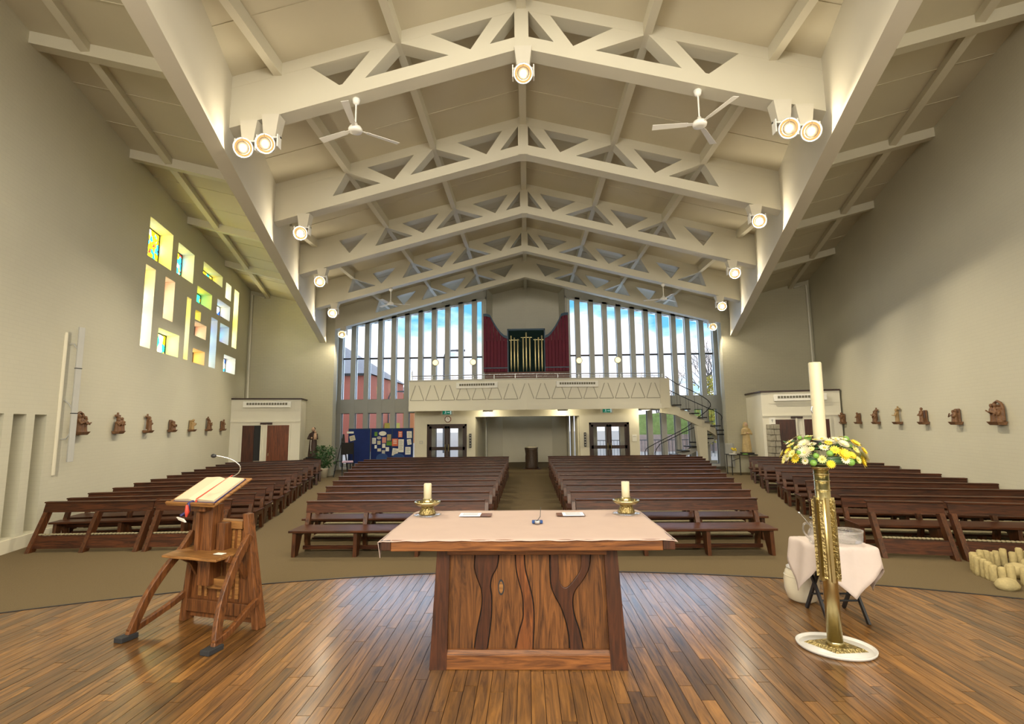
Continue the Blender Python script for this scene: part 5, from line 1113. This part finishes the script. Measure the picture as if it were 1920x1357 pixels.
for x, lab in ((-6.25, 'left'), (-5.55, 'right')):
    r = thing('blue_chair', 'round-backed blue chair before the noticeboard, %s of the pair' % lab, 'chair', (x, 21.85, 0), 0, 'blue chairs before the noticeboard')
    MB().prism([(-.26, .55)]+[(.26*math.cos(t), .70+.20*math.sin(t)) for t in [PI-i*PI/10 for i in range(11)]]+[(.26, .55)], -.02, .03).build('backrest', 'bluefab', r, bevel=.01); MB().box(-.25, .25, 0.0, .45, .42, .48).build('seat', 'bluefab', r, bevel=.02)
    for sx_, sy_ in ((-.22, 0), (.22, 0), (-.22, .42), (.22, .42)): MB().tube([(sx_, sy_, 0), (sx_, sy_, .43 if sy_ else .6)], .013, 6).build('leg', 'black', r)
# font
ft = thing('font', 'dark carved tree-trunk font with pale basin in the centre aisle end', 'font', (.18, 23.0, .10))
b = MB(); b.lathe([(.29, 0), (.28, .1), (.265, .5), (.27, .85), (.29, .93)], n=28, mod=lambda a_, z_: 1+.07*math.sin(5*a_+z_*6)+.05*math.sin(11*a_-z_*9)); b.build('trunk', 'trunk', ft)
MB().lathe([(.20, .93), (.27, .94), (.27, .97), (.22, .985), (.15, .95)], n=28).build('basin', 'ceramic', ft); MB().lathe([(.42, -.03), (.42, .015), (.40, .02)], n=32).build('base_disc', 'door', ft)
# things on the entrance wall
ck = thing('wall_clock', 'octagonal brass rimmed clock above the left door', 'clock', (-3.44, 21.98, 2.33)); b = MB(); b.prism([(.15*math.cos(t), .15*math.sin(t)) for t in [PI/8+i*PI/4 for i in range(8)]], -.03, .02); b.build('case', 'door_light', ck)
b = MB(); b.prism([(.11*math.cos(t), .11*math.sin(t)) for t in [i*PI/12 for i in range(24)]], -.036, -.03); b.build('dial', 'paper', ck); MB().box(-.006, .006, -.04, -.036, 0, .085).build('hand', 'black', ck); MB().box(0, .06, -.04, -.036, -.005, .005).build('hand', 'black', ck)
for x, lab in ((-3.47, 'left'), (3.45, 'right')):
    r = thing('exit_sign', 'green and white exit sign with running figure above the %s door' % lab, 'sign', (x, 21.96, 2.52), 0, 'exit signs over the doors')
    MB().box(-.26, .26, -.03, .04, 0, .20).build('casing', 'white', r); MB().box(-.19, .19, -.036, -.03, .02, .18).build('green_panel', 'exitgreen', r)
    b = MB(); b.ball((-.07, -.038, .145), .016, 8, sy=.2); b.tube([(-.07, -.038, .13), (-.075, -.038, .085)], .010, 6); b.tube([(-.075, -.038, .085), (-.045, -.038, .06), (-.05, -.038, .035)], .007, 6); b.tube([(-.075, -.038, .085), (-.10, -.038, .055), (-.125, -.038, .05)], .007, 6); b.tube([(-.07, -.038, .12), (-.035, -.038, .10)], .006, 6); b.build('running_figure', 'exitwhite', r)
    b = MB(); b.box(-.01, .07, -.040, -.036, .09, .11); b.prism([(.07, .07), (.12, .10), (.07, .13)], -.04, -.036); b.build('arrow', 'exitwhite', r); MB().box(.135, .18, -.04, -.036, .03, .17).build('door_symbol', 'exitwhite', r)
for x, lab in ((-2.46, 'left'), (2.47, 'right')):
    r = thing('column_speaker', 'slim black column loudspeaker beside the %s door' % lab, 'speaker', (x, 21.97, 1.1), 0, 'column loudspeakers by the doors')
    MB().box(-.045, .045, -.06, .02, 0, .60).build('cabinet', 'black', r)
    for k2 in range(5): MB().lathe([(.012, 0), (.028, .004), (.012, .008)], (0, 0, 0), 12).build('cone', 'grey', r).location = (0, -.062, .07+k2*.115)
for ch_ in [o for o in bpy.data.objects if o.name.startswith('cone')]: ch_.rotation_euler = (PI/2, 0, 0)
r = thing('switch_plate', 'small framed plate on the wall left of the left door', 'notice', (-4.6, 21.98, 1.35)); MB().box(-.07, .07, -.01, .01, -.06, .06).build('frame', 'grey', r); MB().box(-.05, .05, -.014, -.01, -.04, .04).build('plate', 'ceramic', r)
r = thing('wall_notice', 'pale notice on the wall right of the right door', 'notice', (4.58, 21.98, 1.45)); MB().box(-.10, .10, -.012, .01, -.14, .14).build('sheet', 'paper', r); MB().box(-.07, .07, -.015, -.012, .05, .06).build('text_line', 'ink', r)

# ------------------------------------------------------------------ stairs to the gallery
st = thing('gallery_stairs', 'open curving stair with dark treads up to the right end of the gallery', 'stairs', (0, 0, 0))
TR = [(6.35, 22.0, 2.82, 0), (6.72, 22.0, 2.64, 0), (7.09, 22.02, 2.46, 0), (7.45, 22.06, 2.28, -.1), (7.80, 22.15, 2.10, -.25), (8.12, 22.35, 1.92, -.6), (8.28, 22.65, 1.73, -1.1), (8.26, 22.95, 1.54, -1.6), (8.05, 23.22, 1.36, -2.2), (7.75, 23.36, 1.18, -2.7), (7.42, 23.42, 1.0, -3.0), (7.05, 23.44, .82, -PI), (6.68, 23.44, .64, -PI), (6.3, 23.44, .46, -PI), (5.92, 23.44, .28, -PI)]
for x, y, z, a_ in TR:
    o = MB().box(-.17, .17, -.42, .42, -.03, .02).build('tread', 'black', st); o.location = (x, y, z); o.rotation_euler = (0, 0, a_)
b = MB()
for i in range(6):
    (x0, y0, z0, _), (x1, y1, z1, _) = TR[i], TR[i+1]
    b.hexa([(x0, y0-.13, z0-.42), (x1, y1-.13, z1-.42), (x1, y1+.13, z1-.42), (x0, y0+.13, z0-.42)], [(x0, y0-.13, z0-.04), (x1, y1-.13, z1-.04), (x1, y1+.13, z1-.04), (x0, y0+.13, z0-.04)])
b.hexa([(5.75, 21.87, 2.5), (TR[0][0], 21.87, TR[0][2]-.42), (TR[0][0], 22.13, TR[0][2]-.42), (5.75, 22.13, 2.5)], [(5.75, 21.87, 2.95), (TR[0][0], 21.87, TR[0][2]-.04), (TR[0][0], 22.13, TR[0][2]-.04), (5.75, 22.13, 2.95)])
b.build('stringer', 'plaster', st)
b = MB()
for i in range(6, len(TR)-1):
    (x0, y0, z0, _), (x1, y1, z1, _) = TR[i], TR[i+1]; b.hexa([(x0, y0-.1, z0-.30), (x1, y1-.1, z1-.30), (x1, y1+.1, z1-.30), (x0, y0+.1, z0-.30)], [(x0, y0-.1, z0-.04), (x1, y1-.1, z1-.04), (x1, y1+.1, z1-.04), (x0, y0+.1, z0-.04)])
b.build('stringer', 'mullion', st)
MB().hexa([(7.38, 22.0, 0), (7.66, 22.0, 0), (7.66, 22.3, 0), (7.38, 22.3, 0)], [(7.2, 21.95, 1.95), (7.66, 21.95, 1.86), (7.66, 22.2, 1.86), (7.2, 22.2, 1.95)]).build('pillar', 'plaster', st)
def railp(off, r0, r1, zo): # follows the treads, offset sideways
    out = []
    for x, y, z, a_ in TR[r0:r1]:
        out.append((x-math.sin(a_)*off, y+math.cos(a_)*off, z+zo))
    return smooth(out, 3)
MB().tube([(5.8, 21.2, 4.0)]+railp(-.40, 0, 9, .90), .018, 8).build('handrail', 'black', st)
MB().tube([(5.8, 22.5, 3.9)]+railp(.40, 0, 8, .62), .018, 8).build('handrail', 'black', st)
MB().tube(railp(-.40, 8, 15, .85)+[(5.5, 23.84, .9), (5.42, 23.84, .75), (5.42, 23.84, 0)], .018, 8).build('handrail', 'black', st)
MB().tube(railp(.40, 9, 15, .85)+[(5.75, 23.04, .9), (5.68, 23.04, .75), (5.68, 23.04, 0)], .018, 8).build('handrail', 'black', st)
for i in range(0, 15, 1):
    x, y, z, a_ = TR[i]
    for off in (-.40, .40):
        X, Y = x-math.sin(a_)*off, y+math.cos(a_)*off; MB().tube([(X, Y, z), (X, Y, z+(.87 if off < 0 or i > 8 else .6))], .007, 5, cap=False).build('baluster', 'black', st)
r = thing('radiator', 'grey panel radiator at the right rear corner by the glazing', 'radiator', (8.42, 21.2, .25), .35)
MB().box(-.05, .05, -.0, .42, 0, .95).build('panel', 'grey', r, bevel=.01)
for k2 in range(6): MB().box(-.062, -.05, .04+k2*.06, .07+k2*.06, .05, .9).build('fin', 'grey', r)
sp2 = thing('stone_pier', 'slim pier of stacked patterned stones under the stair turn', 'pillar', (8.0, 23.5, 0)); z = 0
while z < 1.55:
    MB().box(-.15+rs.uniform(-.01, .01), .15+rs.uniform(-.01, .01), -.15, .15, z+.005, z+.21).build('stone', 'stone', sp2, bevel=.01); z += .215

# ------------------------------------------------------------------ outside
b = MB(); b.box(-80, 80, 28.6, 140, -.6, -.1); struct('ground', b, 'pavement', 'pavement and road outside the glazing', 'ground')
bd = thing('brick_house', 'long red brick building with grey roof outside the left windows', 'building', (0, 0, 0))
MB().box(-40, -13.3, 42, 54, -.1, 6.4).build('brick_wall', 'redbrick', bd)
b = MB(); b.add([(-40, 41.7, 6.4), (-13.0, 41.7, 6.4), (-17.8, 47, 9.9), (-40, 47, 9.9), (-13.0, 54, 6.4), (-40, 54, 6.4)], [(0, 1, 2, 3), (1, 4, 2), (4, 5, 3, 2)]); b.build('roof', 'slate', bd)
MB().box(-40, -13.0, 41.6, 41.8, 6.25, 6.45).build('gutter', 'black', bd); MB().box(-20, -19.3, 46.5, 47.2, 9.4, 11.0).build('chimney', 'redbrick', bd)
for x in (-24, -20.8): MB().box(x, x+1.2, 41.95, 42.0, 1, 2.4).build('window', 'grey', bd)
lt_ = thing('lean_to', 'low white porch with grey roof outside the far left window', 'building', (0, 0, 0)); MB().box(-22, -14.9, 36, 38, -.1, 1.2).build('porch_wall', 'white', lt_); MB().add([(-22, 35.8, 1.2), (-14.7, 35.8, 1.2), (-16.0, 38, 2.2), (-22, 38, 2.2)], [(0, 1, 2, 3)]).build('porch_roof', 'slate', lt_); MB().box(-22, -14.9, 35.96, 36.0, .2, .5).build('window_band', 'grey', lt_)
h2 = thing('orange_house', 'distant orange brick house gable left of the gallery', 'building', (0, 0, 0)); b = MB(); b.prism([(-19, -.1), (-13.9, -.1), (-13.9, 4.8), (-16.4, 6.9), (-19, 4.8)], 62, 70); b.build('gable_wall', 'redbrick_o', h2)
MB().add([(-13.6, 61.8, 4.6), (-16.4, 61.8, 7.1), (-16.4, 70, 7.1), (-13.6, 70, 4.6)], [(0, 1, 2, 3)]).build('roof', 'slate', h2)
def lamp_post(x, y, h_, s, label):
    r = thing('street_lamp', label, 'street lamp', (x, y, -.1)); MB().tube([(0, 0, 0), (0, 0, h_-.6), (s*.15, 0, h_-.15), (s*.6, 0, h_), (s*1.2, 0, h_)], .07, 8).build('post', 'lamp_post', r); MB().box(min(s*1.0, s*1.7), max(s*1.0, s*1.7), -.12, .12, h_-.08, h_+.06).build('head', 'lamp_post', r)
lamp_post(-6.6, 40, 8.1, 1, 'street lamp with curved arm seen left of the organ'); lamp_post(-13.2, 48, 5.4, 1, 'shorter street lamp beside the red building'); 
bk_ = tag(MB().box(-13.0, -12.1, 46, 48, -.1, 2.3).build('tall_hedge', 'yellowbush'), 'yellow-green hedge beside the red building outside', 'hedge')
b = MB(); b.prism([(8.8, .9), (28, .9), (28, 2.9), (14, 3.1), (8.8, 2.7)], 40.1, 43); tag(b.build('grass_bank', 'lawn'), 'bright green grass bank seen through the right lower windows', 'bank')
b = MB(); b.box(8.6, 28, 39.2, 40.0, -.1, 1.15); tag(b.build('garden_wall', 'pinkwall'), 'pinkish low stone wall below the green bank', 'wall')
fe = thing('iron_fence', 'thin dark railings before the pinkish wall outside', 'fence', (0, 33, 0)); 
for i in range(60): MB().box(4+i*.22, 4.02+i*.22, 0, .02, -.1, 1.0).build('bar', 'lamp_post', fe)
MB().box(4, 17.2, 0, .03, .95, 1.0).build('rail', 'lamp_post', fe)
rt_ = random.Random(11)
def tree(x, y, h_, label, mt_='bark', dens=6):
    b_ = MB()
    def br(p, d, L, r_, lv):
        q = p+d*L; b_.tube([p, p+d*L*.5+Vector((rt_.uniform(-.05, .05)*L, 0, 0)), q], [r_, r_*.85, r_*.65], 5 if lv < 2 else 3, cap=False)
        if lv >= dens: return
        for _ in range(3 if lv < 3 else 2):
            nd = (d+Vector((rt_.uniform(-.7, .7), rt_.uniform(-.7, .7), rt_.uniform(-.1, .5)))).normalized(); br(q, nd, L*rt_.uniform(.62, .82), r_*.6, lv+1)
    br(Vector((0, 0, 0)), Vector((0, 0, 1)), h_*.26, h_*.016, 0)
    r = thing('bare_tree', label, 'tree', (x, y, -.1)); b_.build('branches', mt_, r); return r
tree(14.2, 38, 10.5, 'tall leafless tree outside the farthest right windows'); tree(12.0, 46, 8.5, 'smaller leafless tree behind, seen through right windows'); tree(18.5, 48, 12, 'leafless tree at the far right edge of the glazing')
for x, y, h_, lab in ((13.2, 36.8, 5.6, 'tall yellow-green shrub under the bare trees'), (15.6, 37.0, 4.4, 'rounder yellow-green shrub right of the tall one')):
    b = MB()
    for k2 in range(900):
        t_ = rt_.random(); p = Vector((rt_.gauss(0, .55)*(1-t_*.5), rt_.gauss(0, .5), .6+t_*h_*.85)); d = Vector((rt_.uniform(-1, 1), rt_.uniform(-1, 1), rt_.uniform(-.2, 1))).normalized()*.3; s_ = d.orthogonal().normalized()*.07; b.add([p, p+d*.5+s_, p+d, p+d*.5-s_], [(0, 1, 2, 3)])
    r = thing('yellow_shrub', lab, 'shrub', (x, y, -.1)); b.build('foliage', 'yellowbush', r, kind='stuff'); MB().tube([(0, 0, 0), (0, 0, 1.2)], .06, 6).build('stem', 'bark', r)
